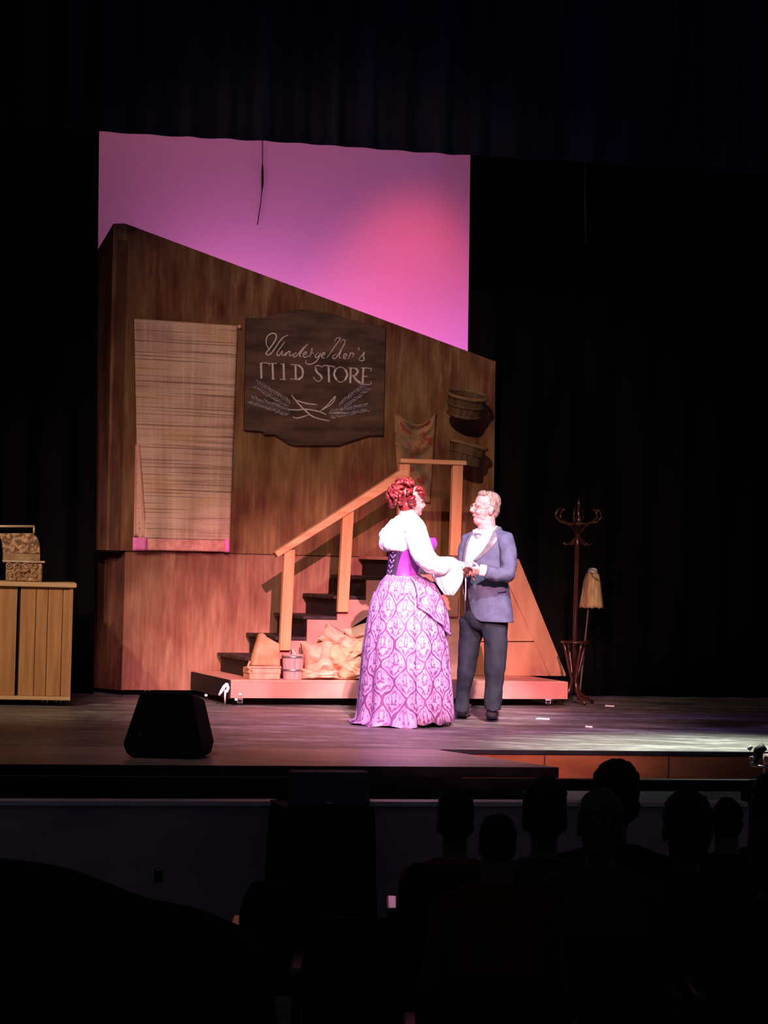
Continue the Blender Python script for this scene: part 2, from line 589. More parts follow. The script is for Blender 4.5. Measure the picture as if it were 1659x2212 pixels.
for i, (x0, x1) in enumerate(((-200, 603), (801, 1618))):
    u0, _ = STG.px(x0, 1740, PW)
    u1, _ = STG.px(x1, 1740, PW)
    w_ = struct(MB().fbox(STG, u0, u1, PW, PW + 0.09, -0.82, -0.108).build('pit_barrier', M['pitwall']))
    tag(w_, ('grey purple pit wall below the left of the stage', 'grey purple pit wall behind the audience heads')[i], kind='structure')
    um = u0
    k = 0
    while um < u1 - 0.02:
        ue = min(um + 1.1, u1)
        MB().fbox(STG, um + 0.002, ue - 0.002, PW - 0.02, PW + 0.11, -0.106, -0.082).build('rail_cap', M['pitrail'], w_)
        um = ue
    if i == 0:
        ux, zx = STG.px(342, 1885, PW)
        MB().fbox(STG, ux - 0.022, ux + 0.022, PW - 0.006, PW + 0.01, zx - 0.05, zx + 0.02).build('outlet_plate', M['black'], w_)
        MB().fbox(STG, ux - 0.016, ux + 0.02, PW - 0.012, PW - 0.005, zx + 0.012, zx + 0.018).build('outlet_lid', M['pitrail'], w_)
o = struct(MB().box((0, 5, -0.86), (24, 19.5, 0.08)).build('floor_house', M['housefloor']))
tag(o, 'dark floor of the auditorium', kind='structure')


# ------------------------------------------------------------------ drapes and backdrop
def drape(name, label, fr, w, edges, z0, z1, amp, per, mat, seed, hem=0.0):
    """pleated cloth; edges = ((u_left at z0, at z1), (u_right at z0, at z1))"""
    rnd = random.Random(seed)
    (a0, a1), (b0, b1) = edges
    n = max(24, int((b0 - a0) / per * 10))
    ph = [rnd.uniform(0.75, 1.25) for _ in range(n + 1)]
    rows = 14
    acc, prof = 0.0, []
    for i in range(n + 1):
        acc += 2 * math.pi * (b0 - a0) / per / n * ph[i]
        prof.append(acc)
    rings = []
    for j in range(rows + 1):
        s = j / rows
        z = z0 + (z1 - z0) * s
        r = []
        for i in range(n + 1):
            k = i / n
            ul, ur = a0 + (a1 - a0) * s, b0 + (b1 - b0) * s
            u = ul + (ur - ul) * k
            zz = z
            if j == 0 and hem:
                zz += hem * (math.sin(prof[i]) * 0.5 + 0.4 * math.sin(k * 37 + seed))
            r.append(fr(u, w + amp * math.sin(prof[i] + 0.5 * math.sin(s * 3 + i * 0.05)), zz))
        rings.append(r)
    o = MB().loft(rings, closed=False).build(name, mat, smooth=True, solid=0.008)
    return tag(o, label, 'curtain')


uL0 = STG.px(201, 1500, 6.4)[0]
uL1 = STG.px(203, 295, 6.4)[0]
drape('leg_curtain', 'black pleated leg curtain hanging behind the wooden cabinet', STG, 6.4,
      ((-6, -6), (uL0, uL1)), 0.004, 7.2, 0.045, 0.32, M['drape'], 3)
uR1 = STG.px(1012, 345, 6.98)[0]
uR0 = STG.px(1006, 1400, 6.98)[0]
drape('leg_curtain', 'wide black leg curtain hanging behind the hat stand', STG, 6.98,
      ((uR0, uR1), (7.5, 7.5)), 0.004, 7.2, 0.045, 0.36, M['drape'], 5)
drape('border_curtain', 'black border curtain across the top, above the pink backdrop', STG, 4.55,
      ((-7, -7), (8, 8)), 4.535, 9.0, 0.05, 0.30, M['border'], 9, 0.012)
cyc = MB()
rings = []
for j in range(9):
    rings.append([Vector((-4.6 + 8.2 * i / 16, 23.9 + 0.01 * math.sin(i * 1.3), 0.01 + 8.2 * j / 8)) for i in range(17)])
tag(cyc.loft(rings, closed=False).build('backdrop', M['cyc'], smooth=True, solid=0.01),
    'tall plain backdrop glowing pink and violet behind the store', 'backdrop')
# cord dangling against the backdrop and a tie line on the right drape
Yc = 23.86
cd = thing('dangling_cord', 'thin dark cord dangling in front of the pink backdrop', 'cord', P(556, 486, Yc))
MB().tube([Vector((P(567, 250, Yc).x + 0.05, Yc, 8.0)), P(567, 250, Yc), P(567, 360, Yc), P(567, 400, Yc), P(563, 440, Yc), P(556, 486, Yc)], 0.005, 6).build('cord', M['black'], cd, True)
MB().tube([P(567, 355, Yc), P(567, 370, Yc), P(567, 395, Yc), P(566, 412, Yc)], [0.006, 0.012, 0.012, 0.006], 8).build('knot', M['black'], cd, True)
tag(MB().tube([STG.at(1264, 330, 6.9), STG.at(1264, 440, 6.9), STG.at(1265, 525, 6.9)], [0.004, 0.007, 0.004], 6).build('tie_line', M['stick'], None, True),
    'short pale tie line hanging high on the right black curtain', 'rope')


# ================================================================== store front
def sbox(name, mat, parent, u0, u1, w0, w1, z0, z1, bevel=0.0):
    return MB().fbox(SET, u0, u1, w0, w1, z0, z1).build(name, mat, parent, bevel=bevel)


def caster(parent, c, r=0.028):
    b = MB().tube([c + Vector((-0.012, 0, r)), c + Vector((0.012, 0, r))], r, 14)
    wheel = b.build('caster', M['rubber'], parent)
    MB().box((c.x, c.y, c.z + r * 2 + 0.006), (0.05, 0.04, 0.012)).build('caster_plate', M['steel'], wheel)
    z0, z1, z2 = c.z + r * 0.8, c.z + r * 2 - 0.004, c.z + r * 2
    U = [(-0.020, z0), (-0.020, z2), (0.020, z2), (0.020, z0), (0.016, z0), (0.016, z1), (-0.016, z1), (-0.016, z0)]
    MB().prism([Vector((c.x + a, c.y - 0.011, b)) for a, b in U], (0, 0.022, 0)).build('caster_fork', M['steel'], wheel)


store = thing('shop_facade', 'streaked brown painted wooden store wall with a sloping top', 'wall flat', SET.o, SET.yaw)
UZ = 1.245
ub = SET.px(230, 1187, -0.02)[0]
ut = SET.px(245, 483, -0.02)
MB().prism([SET(u, -0.02, z) for u, z in
            ((ub, UZ), (3.41, UZ), (3.385, 3.045), (-0.09, 4.05), (ut[0], ut[1]))], SET.b * 0.019).build('upper_panel', M['upper'], store)
sbox('lower_panel', M['lower'], store, 0.0, 3.40, 0.0, 0.045, 0.05, UZ + 0.06)
r0, r1 = SET.px(199, 1187, 0.30), SET.px(206, 548, 0.30)
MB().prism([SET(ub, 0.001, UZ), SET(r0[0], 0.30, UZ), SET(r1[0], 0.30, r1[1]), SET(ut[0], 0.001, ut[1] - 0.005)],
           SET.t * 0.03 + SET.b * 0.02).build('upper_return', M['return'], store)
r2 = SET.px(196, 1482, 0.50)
MB().prism([SET(0.02, 0.05, UZ - 0.016), SET(ub + 0.02, 0.05, UZ - 0.016), SET(r0[0] + 0.02, 0.32, UZ - 0.016), SET(r2[0] + 0.02, 0.52, UZ - 0.016), SET(0.05, 0.52, UZ - 0.016)], (0, 0, 0.013)).build('ledge', M['return'], store)  # board added over the gap to block light from behind the set
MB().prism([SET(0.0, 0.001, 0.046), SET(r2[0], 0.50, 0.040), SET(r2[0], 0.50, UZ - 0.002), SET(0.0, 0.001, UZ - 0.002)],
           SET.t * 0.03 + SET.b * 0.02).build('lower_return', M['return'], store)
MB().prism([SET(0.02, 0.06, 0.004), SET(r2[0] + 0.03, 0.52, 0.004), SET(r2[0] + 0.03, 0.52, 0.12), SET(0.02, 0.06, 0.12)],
           SET.t * 0.02 + SET.b * 0.02).build('light_stop', M['black'], store)  # black board added to stop backdrop light leaking under the return
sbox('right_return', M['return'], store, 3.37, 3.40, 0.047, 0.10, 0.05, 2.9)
sbox('light_stop', M['black'], store, 0.03, 3.36, 0.13, 0.16, 0.004, 0.16)  # added black strip keeps the gap below the wall dark
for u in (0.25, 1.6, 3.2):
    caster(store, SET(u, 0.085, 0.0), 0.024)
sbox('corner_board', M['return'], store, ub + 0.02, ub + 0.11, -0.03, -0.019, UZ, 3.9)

# ------------------------------------------------------------------ woven curtain on the wall


def cloth_mat():
    m, nt, bs = new_mat('woven_striped_cloth')
    tc = nd(nt, 'ShaderNodeTexCoord')

    def nz(scale, detail):
        mp = nd(nt, 'ShaderNodeMapping')
        mp.inputs['Scale'].default_value = scale
        nt.links.new(tc.outputs['UV'], mp.inputs['Vector'])
        n = nd(nt, 'ShaderNodeTexNoise')
        n.inputs['Scale'].default_value = 1
        n.inputs['Detail'].default_value = detail
        nt.links.new(mp.outputs['Vector'], n.inputs['Vector'])
        return n.outputs['Fac']
    bands = nz((0.55, 120, 1), 2.5)
    wide = nz((0.7, 6, 1), 2)
    warp = nz((22, 1.4, 1), 3)
    weave = nz((70, 160, 1), 1)
    a = ramp(nt, wide, [(0.36, lin(206, 164, 146)), (0.5, lin(232, 194, 172)), (0.64, lin(226, 182, 140))])
    b = mixc(nt, ramp(nt, warp, [(0.48, (0, 0, 0)), (0.64, (0.55, 0.55, 0.55))]), a, lin(248, 214, 180))
    c = mixc(nt, ramp(nt, bands, [(0.36, (0.75, 0.75, 0.75)), (0.46, (0, 0, 0))]), b, lin(128, 92, 78))
    d = mixc(nt, 0.25, c, ramp(nt, weave, [(0.3, (0.5, 0.5, 0.5)), (0.7, (1.3, 1.3, 1.3))]), 'MULTIPLY')
    nt.links.new(d, bs.inputs['Base Color'])
    bs.inputs['Roughness'].default_value = 0.9
    bs.inputs['Specular IOR Level'].default_value = 0.05
    bp = nd(nt, 'ShaderNodeBump')
    bp.inputs['Strength'].default_value = 0.35
    bp.inputs['Distance'].default_value = 0.008
    nt.links.new(bands, bp.inputs['Height'])
    nt.links.new(bp.outputs['Normal'], bs.inputs['Normal'])
    return m


M['cloth'] = cloth_mat()
M['cloth_edge'] = noisy('pale_pink_cloth', lin(226, 170, 150), lin(240, 186, 166), (9, 9, 2), 0.9, spec=0.05)
M['hem_backlit'] = noisy('pink_backlit_hem', lin(214, 140, 132), lin(236, 172, 160), (20, 20, 20), 0.9, spec=0.05)  # pink of the backdrop light is put into this cloth colour
M['backlit_magenta'] = noisy('magenta_backlight', lin(250, 130, 205), lin(252, 146, 214), (20, 20, 20), 0.9, spec=0.05)  # backdrop light seen behind the curtain, painted as saturated pink
q = [SET.px(x, y, -0.06) for x, y in ((290, 690), (513, 704), (497, 1168), (300, 1163))]


def clothgrid(mb, q, cols, rows, fold, uvs=True, w=-0.06):
    rings = []
    for j in range(rows + 1):
        v = j / rows
        r = []
        for i in range(cols + 1):
            h = i / cols
            u = (q[0][0] * (1 - h) + q[1][0] * h) * (1 - v) + (q[3][0] * (1 - h) + q[2][0] * h) * v
            z = (q[0][1] * (1 - h) + q[1][1] * h) * (1 - v) + (q[3][1] * (1 - h) + q[2][1] * h) * v
            r.append(SET(u, w + fold(h, v), z))
        rings.append(r)
    mb.loft(rings, closed=False, uv=(lambda i, k: (k / cols, 1 - i / rows)) if uvs else None)
    return mb


def cfold(h, v):
    return 0.012 * math.sin(h * 19 + 2 * v) * (0.4 + 0.6 * v) + 0.008 * noise.noise(Vector((h * 5, v * 9, 3))) \
        + 0.006 * noise.noise(Vector((h * 3, v * 40, 1)))


base = SET.at(395, 1190, -0.06)
rug = thing('hanging_curtain', 'woven tan striped curtain hung on the store wall left of the sign', 'curtain', base, SET.yaw)
clothgrid(MB(), q, 40, 90, cfold).build('woven_panel', M['cloth'], rug, True, solid=0.004)
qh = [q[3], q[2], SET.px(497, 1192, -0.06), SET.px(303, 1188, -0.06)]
clothgrid(MB(), qh, 40, 6, lambda h, v: cfold(h, 1.0), False).build('hem', M['hem_backlit'], rug, True, solid=0.004)  # band coloured pink for the light coming from behind the curtain
qe = [SET.px(x, y, -0.052) for x, y in ((293, 960), (300, 960), (318, 1160), (289, 1160))]
clothgrid(MB(), qe, 8, 20, lambda h, v: 0.012 * math.sin(h * 6), False, -0.052).build('side_backlight', M['cloth_edge'], rug, True, solid=0.004)  # strip of backdrop light beside the curtain, done as pale pink cloth
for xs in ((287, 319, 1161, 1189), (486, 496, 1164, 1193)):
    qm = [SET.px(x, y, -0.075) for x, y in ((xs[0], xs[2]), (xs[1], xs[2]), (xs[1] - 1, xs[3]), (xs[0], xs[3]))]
    clothgrid(MB(), qm, 4, 4, lambda h, v: 0.004 * h, False, -0.075).build('corner_backlight', M['backlit_magenta'], rug, True, solid=0.004)  # corner patches paint the pink light showing behind the curtain
MB().tube([SET.at(290, 691, -0.04), SET.at(519, 706, -0.04)], 0.012, 8).build('rod', M['pine_u'], rug, True)
MB().ell(SET.at(517, 706, -0.045), (0.018, 0.018, 0.018), 10, 6).build('finial', M['cloth_edge'], rug, True)

# ------------------------------------------------------------------ sign board
SW = -0.06


def z2p(zx, zy):
    return 510 + zx * 0.20494, 650 + zy * 0.20494


def spt(zx, zy, w=SW):
    return SET.at(*z2p(zx, zy), w)


outline = [(108, 182), (300, 180), (330, 165), (420, 140), (560, 105), (700, 92), (860, 100), (1040, 140), (1180, 190),
           (1300, 215), (1340, 245), (1580, 268), (1555, 1418), (1400, 1420), (1330, 1442), (1200, 1482), (1085, 1524),
           (600, 1524), (535, 1494), (470, 1450), (400, 1410), (300, 1412), (280, 1376), (88, 1364)]
sign = thing('store_sign', 'dark wooden feed store sign with chalk white lettering and wheat', 'sign', spt(820, 1524), SET.yaw)
MB().prism([spt(x, y) for x, y in outline], SET.b * 0.038).build('board', M['sign'], sign, bevel=0.006)


def ribbon(mb, pts, wid, taper=True):
    """a flat brush stroke in sign pixels"""
    P2 = [Vector((x, y)) for x, y in pts]
    # smooth with Catmull-Rom
    Q = []
    if len(P2) > 2:
        for i in range(len(P2) - 1):
            p0, p1, p2, p3 = P2[max(0, i - 1)], P2[i], P2[i + 1], P2[min(len(P2) - 1, i + 2)]
            for k in range(4):
                t = k / 4
                Q.append(0.5 * ((2 * p1) + (p2 - p0) * t + (2 * p0 - 5 * p1 + 4 * p2 - p3) * t * t
                                + (3 * p1 - p0 - 3 * p2 + p3) * t ** 3))
        Q.append(P2[-1])
    else:
        Q = P2
    L, R = [], []
    n = len(Q)
    for i, p in enumerate(Q):
        d = (Q[min(n - 1, i + 1)] - Q[max(0, i - 1)])
        d = d.normalized() if d.length > 1e-6 else Vector((1, 0))
        nn = Vector((-d.y, d.x))
        k = wid / 2
        if taper and n > 3:
            k *= 0.55 + 0.45 * math.sin(math.pi * i / (n - 1))
        L.append(p + nn * k)
        R.append(p - nn * k)
    rings = []
    for a, b in zip(L, R):
        rings.append([spt(a.x, a.y, SW - 0.003), spt(b.x, b.y, SW - 0.003), spt(b.x, b.y, SW + 0.001), spt(a.x, a.y, SW + 0.001)])
    mb.loft(rings, cap=True)


SCRIPT = [
    ([[(345, 505), (318, 450), (322, 390), (360, 348), (408, 344), (425, 375), (405, 430), (355, 500), (318, 545), (325, 567), (360, 560), (410, 500), (460, 425), (505, 378), (550, 362)]], 15),
    ([[(512, 430), (485, 470), (440, 530), (430, 568), (455, 572), (490, 525), (482, 560), (500, 574), (522, 548)]], 12),
    ([[(525, 540), (518, 580), (545, 540), (566, 534), (562, 570), (580, 578), (600, 560)]], 12),
    ([[(640, 545), (610, 560), (606, 586), (636, 580), (700, 505), (758, 450)], [(758, 450), (700, 520), (668, 578), (690, 590)]], 12),
    ([[(702, 578), (738, 556), (742, 536), (716, 548), (708, 584), (735, 594), (770, 570)]], 12),
    ([[(775, 596), (790, 545), (802, 498), (800, 545), (822, 552)]], 11),
    ([[(870, 545), (838, 570), (842, 600), (878, 574), (892, 545), (866, 610), (820, 655), (770, 668), (735, 655), (738, 624)]], 12),
    ([[(898, 592), (934, 562), (930, 546), (906, 560), (902, 598), (934, 602)]], 12),
    ([[(955, 600), (985, 560), (1040, 480), (1085, 420), (1098, 392), (1060, 392), (1036, 430)]], 10),
    ([[(1060, 560), (1022, 580), (1022, 606), (1056, 596), (1110, 510), (1150, 430), (1128, 408), (1100, 440)], [(1110, 520), (1086, 590), (1108, 602)]], 10),
    ([[(1126, 604), (1162, 578), (1160, 558), (1138, 568), (1134, 604), (1166, 608)]], 12),
    ([[(1180, 612), (1200, 570), (1208, 548), (1240, 560), (1226, 592)]], 12),
    ([[(1290, 492), (1296, 520)]], 10),
    ([[(1292, 612), (1330, 570), (1354, 538), (1342, 580), (1350, 618), (1322, 632), (1292, 620)]], 13),
]
for strokes, wd in SCRIPT:
    b = MB()
    for s in strokes:
        ribbon(b, s, wd)
    b.build('script_letter', M['chalk'], sign)
BLOCK = [
    ([((262, 650), (268, 818))], [((250, 656), (300, 652), (350, 660)), ((345, 660), (352, 682))]),
    ([((384, 656), (390, 825))], [((350, 660), (430, 658)), ((372, 826), (412, 826))]),
    ([((500, 662), (505, 827))], [((462, 826), (524, 829)), ((470, 664), (505, 662))]),
    ([((626, 672), (629, 828)), ((655, 676), (692, 708), (704, 752), (694, 800), (655, 828))], [((574, 668), (655, 676)), ((572, 822), (655, 829))]),
    ([((838, 715), (850, 748), (890, 786), (905, 818))], [((912, 700), (870, 680), (835, 690), (836, 715)), ((905, 818), (880, 846), (840, 838), (816, 800))]),
    ([((974, 690), (980, 856))], [((915, 690), (940, 680), (1030, 692), (1034, 712))]),
    ([((1050, 720), (1032, 775), (1060, 835)), ((1150, 722), (1172, 780), (1146, 838))], [((1050, 720), (1100, 696), (1150, 722)), ((1060, 835), (1100, 858), (1146, 838))]),
    ([((1208, 706), (1203, 866)), ((1236, 790), (1270, 835), (1312, 866)), ((1262, 710), (1284, 742), (1258, 784))], [((1186, 704), (1262, 710)), ((1205, 790), (1258, 784))]),
    ([((1342, 712), (1332, 876))], [((1320, 706), (1420, 712), (1418, 740)), ((1336, 796), (1386, 796)), ((1308, 876), (1412, 880), (1422, 846))]),
]
for thick, thin in BLOCK:
    b = MB()
    for s in thick:
        ribbon(b, s, 21, False)
    for s in thin:
        ribbon(b, s, 8, False)
    b.build('letter', M['chalk'], sign)
for s, wd in (([(540, 1142), (640, 1150), (740, 1142), (870, 1165), (952, 1200)], 14),
              ([(583, 990), (650, 1075), (740, 1165), (830, 1228), (988, 1266)], 15),
              ([(596, 1222), (640, 1236), (700, 1222), (772, 1200)], 12),
              ([(632, 1046), (740, 1080), (850, 1092)], 14),
              ([(880, 1166), (960, 1100), (1046, 1004), (1010, 1082), (880, 1166)], 12),
              ([(985, 1184), (1080, 1180), (1172, 1182)], 12)):
    b = MB()
    ribbon(b, s, wd)
    b.build('wheat_stem', M['chalk'], sign)
rw_ = random.Random(4)
for (ax, ay), (bx, by), nn in (((560, 1090), (205, 875), 15), ((560, 1175), (150, 1040), 17), ((1090, 1120), (1382, 900), 14), ((980, 1200), (1380, 1120), 17)):
    b = MB()
    d = Vector((bx - ax, by - ay))
    L = d.length
    d.normalize()
    nrm = Vector((-d.y, d.x))
    for i in range(nn):
        p = Vector((ax, ay)) + d * (L * i / nn)
        for s in (-1, 1):
            q0 = p + nrm * s * 6
            q1 = q0 + d * 44 + nrm * s * rw_.uniform(24, 44)
            mid = (q0 + q1) / 2 + nrm * s * 12
            ribbon(b, [tuple(q0), tuple(mid), tuple(q1)], rw_.uniform(9, 15))
    b.build('wheat_ear', M['chalk_dim'], sign)

# ------------------------------------------------------------------ feed sack banner and half bushel baskets on the wall


def banner_mat():
    m, nt, bs = new_mat('printed_feed_sack')
    n = nd(nt, 'ShaderNodeTexNoise')
    n.inputs['Scale'].default_value = 1
    n.inputs['Detail'].default_value = 3
    nt.links.new(coords(nt, (3.2, 6.5, 1), 'UV'), n.inputs['Vector'])
    n2 = nd(nt, 'ShaderNodeTexNoise')
    n2.inputs['Scale'].default_value = 1
    n2.inputs['Detail'].default_value = 2
    nt.links.new(coords(nt, (2, 3.2, 1), 'UV'), n2.inputs['Vector'])
    a = ramp(nt, n2.outputs['Fac'], [(0.36, lin(112, 98, 74)), (0.6, lin(176, 132, 88))])
    b = mixc(nt, ramp(nt, n.outputs['Fac'], [(0.55, (0, 0, 0)), (0.58, (0.8, 0.8, 0.8))]), a, lin(150, 50, 44))
    nt.links.new(b, bs.inputs['Base Color'])
    bs.inputs['Roughness'].default_value = 0.85
    return m


M['banner'] = banner_mat()
qb = [SET.px(x, y, -0.06) for x, y in ((851, 882), (944, 890), (930, 1086), (862, 1080))]
ban = MB()
rings = []
for j in range(41):
    v = j / 40
    r = []
    for i in range(25):
        h = i / 24
        u = (qb[0][0] * (1 - h) + qb[1][0] * h) * (1 - v) + (qb[3][0] * (1 - h) + qb[2][0] * h) * v
        z = (qb[0][1] * (1 - h) + qb[1][1] * h) * (1 - v) + (qb[3][1] * (1 - h) + qb[2][1] * h) * v
        sag = 4 * h * (1 - h)
        z -= 0.13 * sag * (1 - v) ** 2.2
        w = -0.035 - 0.055 * sag * (1 - v) * (0.6 + 0.4 * math.sin(v * 34 - 5 * sag)) - 0.022 * math.sin(v * 15 + 3 * sag) * sag
        r.append(SET(u, w - 0.012, z))
    rings.append(r)
ban.loft(rings, closed=False, uv=lambda i, k: (k / 24, 1 - i / 40))
tag(ban.build('feed_sack', M['banner'], None, True, loc=SET.at(895, 1085, -0.05), solid=0.004),
    'draped brown and red printed feed sack pinned to the wall by the baskets', 'sack')


def bushel(label, cx, cy, wid, hgt, tilt, lean, rim_y):
    c = SET.at(cx, cy, -0.055 - wid * 0.42)
    t = thing('bushel_basket', label, 'basket', c, SET.yaw, 'baskets hung on the store wall')
    Mt = Matrix.Rotation(SET.yaw, 4, 'Z') @ Matrix.Rotation(lean, 4, 'X') @ Matrix.Rotation(tilt, 4, 'Y')
    N = 18

    def pt(a, z, k=1.0):
        s = (z / hgt)
        r = wid / 2 * (0.80 + 0.20 * s) * k
        return c + Mt @ Vector((r * math.cos(a), r * 0.8 * math.sin(a), z))
    for i in range(N):
        a0, a1 = 2 * math.pi * (i + 0.05) / N, 2 * math.pi * (i + 0.95) / N
        ko = 1.0 if i % 2 else 0.975
        b = MB().hexa([pt(a0, 0, ko), pt(a1, 0, ko), pt(a1, 0, ko - .03), pt(a0, 0, ko - .03),
                       pt(a0, hgt, ko), pt(a1, hgt, ko), pt(a1, hgt, ko - .03), pt(a0, hgt, ko - .03)])
        b.build('splint', M['basket'], t)
    for z, rr, k in ((hgt * 0.98, 0.011, 1.02), (hgt * 0.55, 0.008, 1.01), (hgt * 0.08, 0.008, 1.01)):
        b = MB()
        b.tube([pt(2 * math.pi * q / 30, z, k) for q in range(31)], rr, 6, flat=1.6)
        b.build('hoop', M['basket_rim'] if z > hgt * 0.9 else M['basket'], t, True)
    b = MB().prism([pt(2 * math.pi * q / 18, 0.01, 0.95) for q in range(18)], Mt.to_3x3() @ Vector((0, 0, 0.01)))
    b.build('bottom', M['basket'], t)
    MB().tube([c + Mt @ Vector((0, wid * 0.38, hgt * 0.8)), SET.at(cx, cy - hgt * 190, -0.028)], 0.006, 6).build('hook', M['steel'], t)
    return t


bushel('round splint basket hung upright at the top right of the store wall', 1001, 899, 0.37, 0.20, math.radians(3), math.radians(20), 850)
bushel('splint basket hung tilted to the right just above the landing rail', 1001, 1004, 0.35, 0.19, math.radians(12), math.radians(6), 956)

# ================================================================== platform, stairs, landing
PF = -1.2
PT = 0.216
uPL = SET.px(496, 1468, PF)[0]
uPR = SET.px(1222, 1472, PF)[0]
stair = thing('stair_platform', 'pink lit wooden stair unit with handrail on a low rolling platform', 'staircase', SET((uPL + uPR) / 2, PF / 2, 0), SET.yaw)
sbox('deck', M['pine_red'], stair, uPL, uPR, PF, -0.03, PT - 0.02, PT)
sbox('front_board', M['plywood'], stair, uPL + 0.012, uPR, PF - 0.002, PF + 0.02, 0.065, PT - 0.021)
sbox('end_board', M['dark_step'], stair, uPL - 0.006, uPL + 0.011, PF - 0.002, -0.03, 0.06, PT - 0.003)
sbox('end_board', M['plywood'], stair, uPR + 0.001, uPR + 0.02, PF - 0.002, -0.03, 0.065, PT - 0.003)
for u in (uPL + 0.12, (uPL + uPR) / 2, uPR - 0.12):
    for w in (PF + 0.09, -0.15):
        caster(stair, SET(u, w, 0.0), 0.024)
SWD = -0.90                                             # near face of the stairs
ST = [(0.845, 0.381), (1.101, 0.557), (1.345, 0.735), (1.61, 0.91), (1.865, 1.079), (2.125, 1.249)]
UL1 = SET.px(1012, 1200, SWD)[0]
for i, (u, z) in enumerate(ST):
    un = ST[i + 1][0] + 0.02 if i < 5 else UL1
    zp = ST[i - 1][1] if i else PT
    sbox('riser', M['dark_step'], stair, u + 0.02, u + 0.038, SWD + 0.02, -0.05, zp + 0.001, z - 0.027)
    sbox('tread', M['tread'] if i < 5 else M['pine_red'], stair, u - 0.012, un, SWD - 0.003 if i == 5 else SWD + 0.015, -0.04, z - 0.026, z)
# saw-tooth stringer on the near side
pts = [(ST[0][0] + 0.02, PT)]
for i, (u, z) in enumerate(ST):
    pts.append((u + 0.02, z - 0.03))
    if i < 5:
        pts.append((ST[i + 1][0] + 0.02, z - 0.03))
pts += [(UL1, ST[5][1] - 0.03), (UL1, ST[5][1] - 0.20), (2.36, ST[5][1] - 0.20)]
d0 = SET.px(735, 1371, SWD)
d1 = SET.px(802, 1325, SWD)
sl = (d1[1] - d0[1]) / (d1[0] - d0[0])
pts += [(d0[0] + (1.05 - d0[1]) / sl, 1.05), (d0[0] + (PT + 0.01 - d0[1]) / sl, PT)]
MB().prism([SET(u, SWD, z) for u, z in pts], SET.b * 0.02).build('stringer', M['plywood'], stair)
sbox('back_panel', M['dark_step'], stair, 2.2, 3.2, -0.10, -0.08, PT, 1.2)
MB().prism([SET(u, SWD + 0.06, z) for u, z in ((1.15, PT), (2.25, PT), (2.25, 1.05))], SET.b * 0.02).build('under_stair_shade', M['dark_step'], stair)  # dark sheet for the shade of the open space under the stairs
# newel posts and rails
RW = SWD - 0.035


def post(px0, px1, ytop, ybot, name='post'):
    a = [SET.px(px0[0], ytop, RW - 0.02), SET.px(px1[0], ytop, RW - 0.02), SET.px(px1[1], ybot, RW - 0.02), SET.px(px0[1], ybot, RW - 0.02)]
    MB().prism([SET(u, RW - 0.02, z) for u, z in a], SET.b * 0.05).build(name, M['pine'], stair, bevel=0.004)


post((615, 605), (638, 628), 1188, 1405)
post((742, 730), (765, 753), 1100, 1322)
post((864, 858), (886, 880), 1003, 1215)
post((979, 973), (1001, 995), 1003, 1200)
hr = [SET.px(x, y, RW - 0.035) for x, y in ((594, 1193), (866, 1016), (884, 1016), (884, 1030), (601, 1204))]
MB().prism([SET(u, RW - 0.035, z) for u, z in hr], SET.b * 0.085).build('handrail', M['pine_u'], stair, bevel=0.006)
tr = [SET.px(x, y, RW - 0.04) for x, y in ((866, 990), (1009, 995), (1009, 1005), (866, 1000))]
MB().prism([SET(u, RW - 0.04, z) for u, z in tr], SET.b * 0.10).build('landing_rail', M['pine_u'], stair, bevel=0.008)
# post and block that carry the landing
k0 = SET.px(961, 1455, SWD + 0.05)
sbox('support_post', M['pine_red'], stair, k0[0], k0[0] + 0.115, SWD + 0.03, SWD + 0.14, PT, ST[5][1] - 0.21)
k1 = SET.px(955, 1290, SWD - 0.01)
sbox('support_block', M['pine_red'], stair, k1[0], k1[0] + 0.15, SWD - 0.012, SWD + 0.02, k1[1] - 0.165, k1[1] + 0.02, 0.006)
# closed wedge on the right
WP = -0.42


def wpoly(name, px, mat):
    q = [SET.at(x, y, WP) for x, y in px]
    for p, (x, y) in zip(q, px):
        if y >= 1450:
            p.z = PT + 0.002
    MB().prism(q, SET.b * 0.025).build(name, mat, stair, bevel=0.002)


M['wedge'] = noisy('knotty_plank', lin(168, 118, 86), lin(198, 148, 114), (5, 5, 1.5), 0.6, 0.15, 6)
wpoly('slant_plank', ((1112, 1206), (1121, 1208), (1224, 1454), (1188, 1454), (1096, 1256), (1096, 1216)), M['wedge'])
wpoly('plank', ((1095, 1257), (1154, 1385), (960, 1385), (960, 1216), (1095, 1216)), M['wedge'])
wpoly('plank', ((1155, 1387), (1187, 1454), (960, 1454), (960, 1387)), M['wedge'])
a = [SET.px(x, y, WP) for x, y in ((1121, 1208), (1224, 1454))]
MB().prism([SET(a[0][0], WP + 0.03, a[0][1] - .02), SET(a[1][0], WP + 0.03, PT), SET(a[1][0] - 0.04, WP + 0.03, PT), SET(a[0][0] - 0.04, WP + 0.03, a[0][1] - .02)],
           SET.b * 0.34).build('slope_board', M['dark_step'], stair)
sbox('landing_floor', M['pine_red'], stair, UL1 + 0.005, a[0][0] - 0.02, WP + 0.0, -0.04, ST[5][1] - 0.10, ST[5][1] - 0.05)
# coil of white rope on the platform corner
rp = thing('rope', 'white rope knotted over the left corner of the platform', 'rope', SET(uPL, PF - 0.03, 0.0))
c0 = SET(uPL + 0.0, PF - 0.022, 0.0)


def rpt(x, y):
    return SET.at(x, y, PF - 0.025)


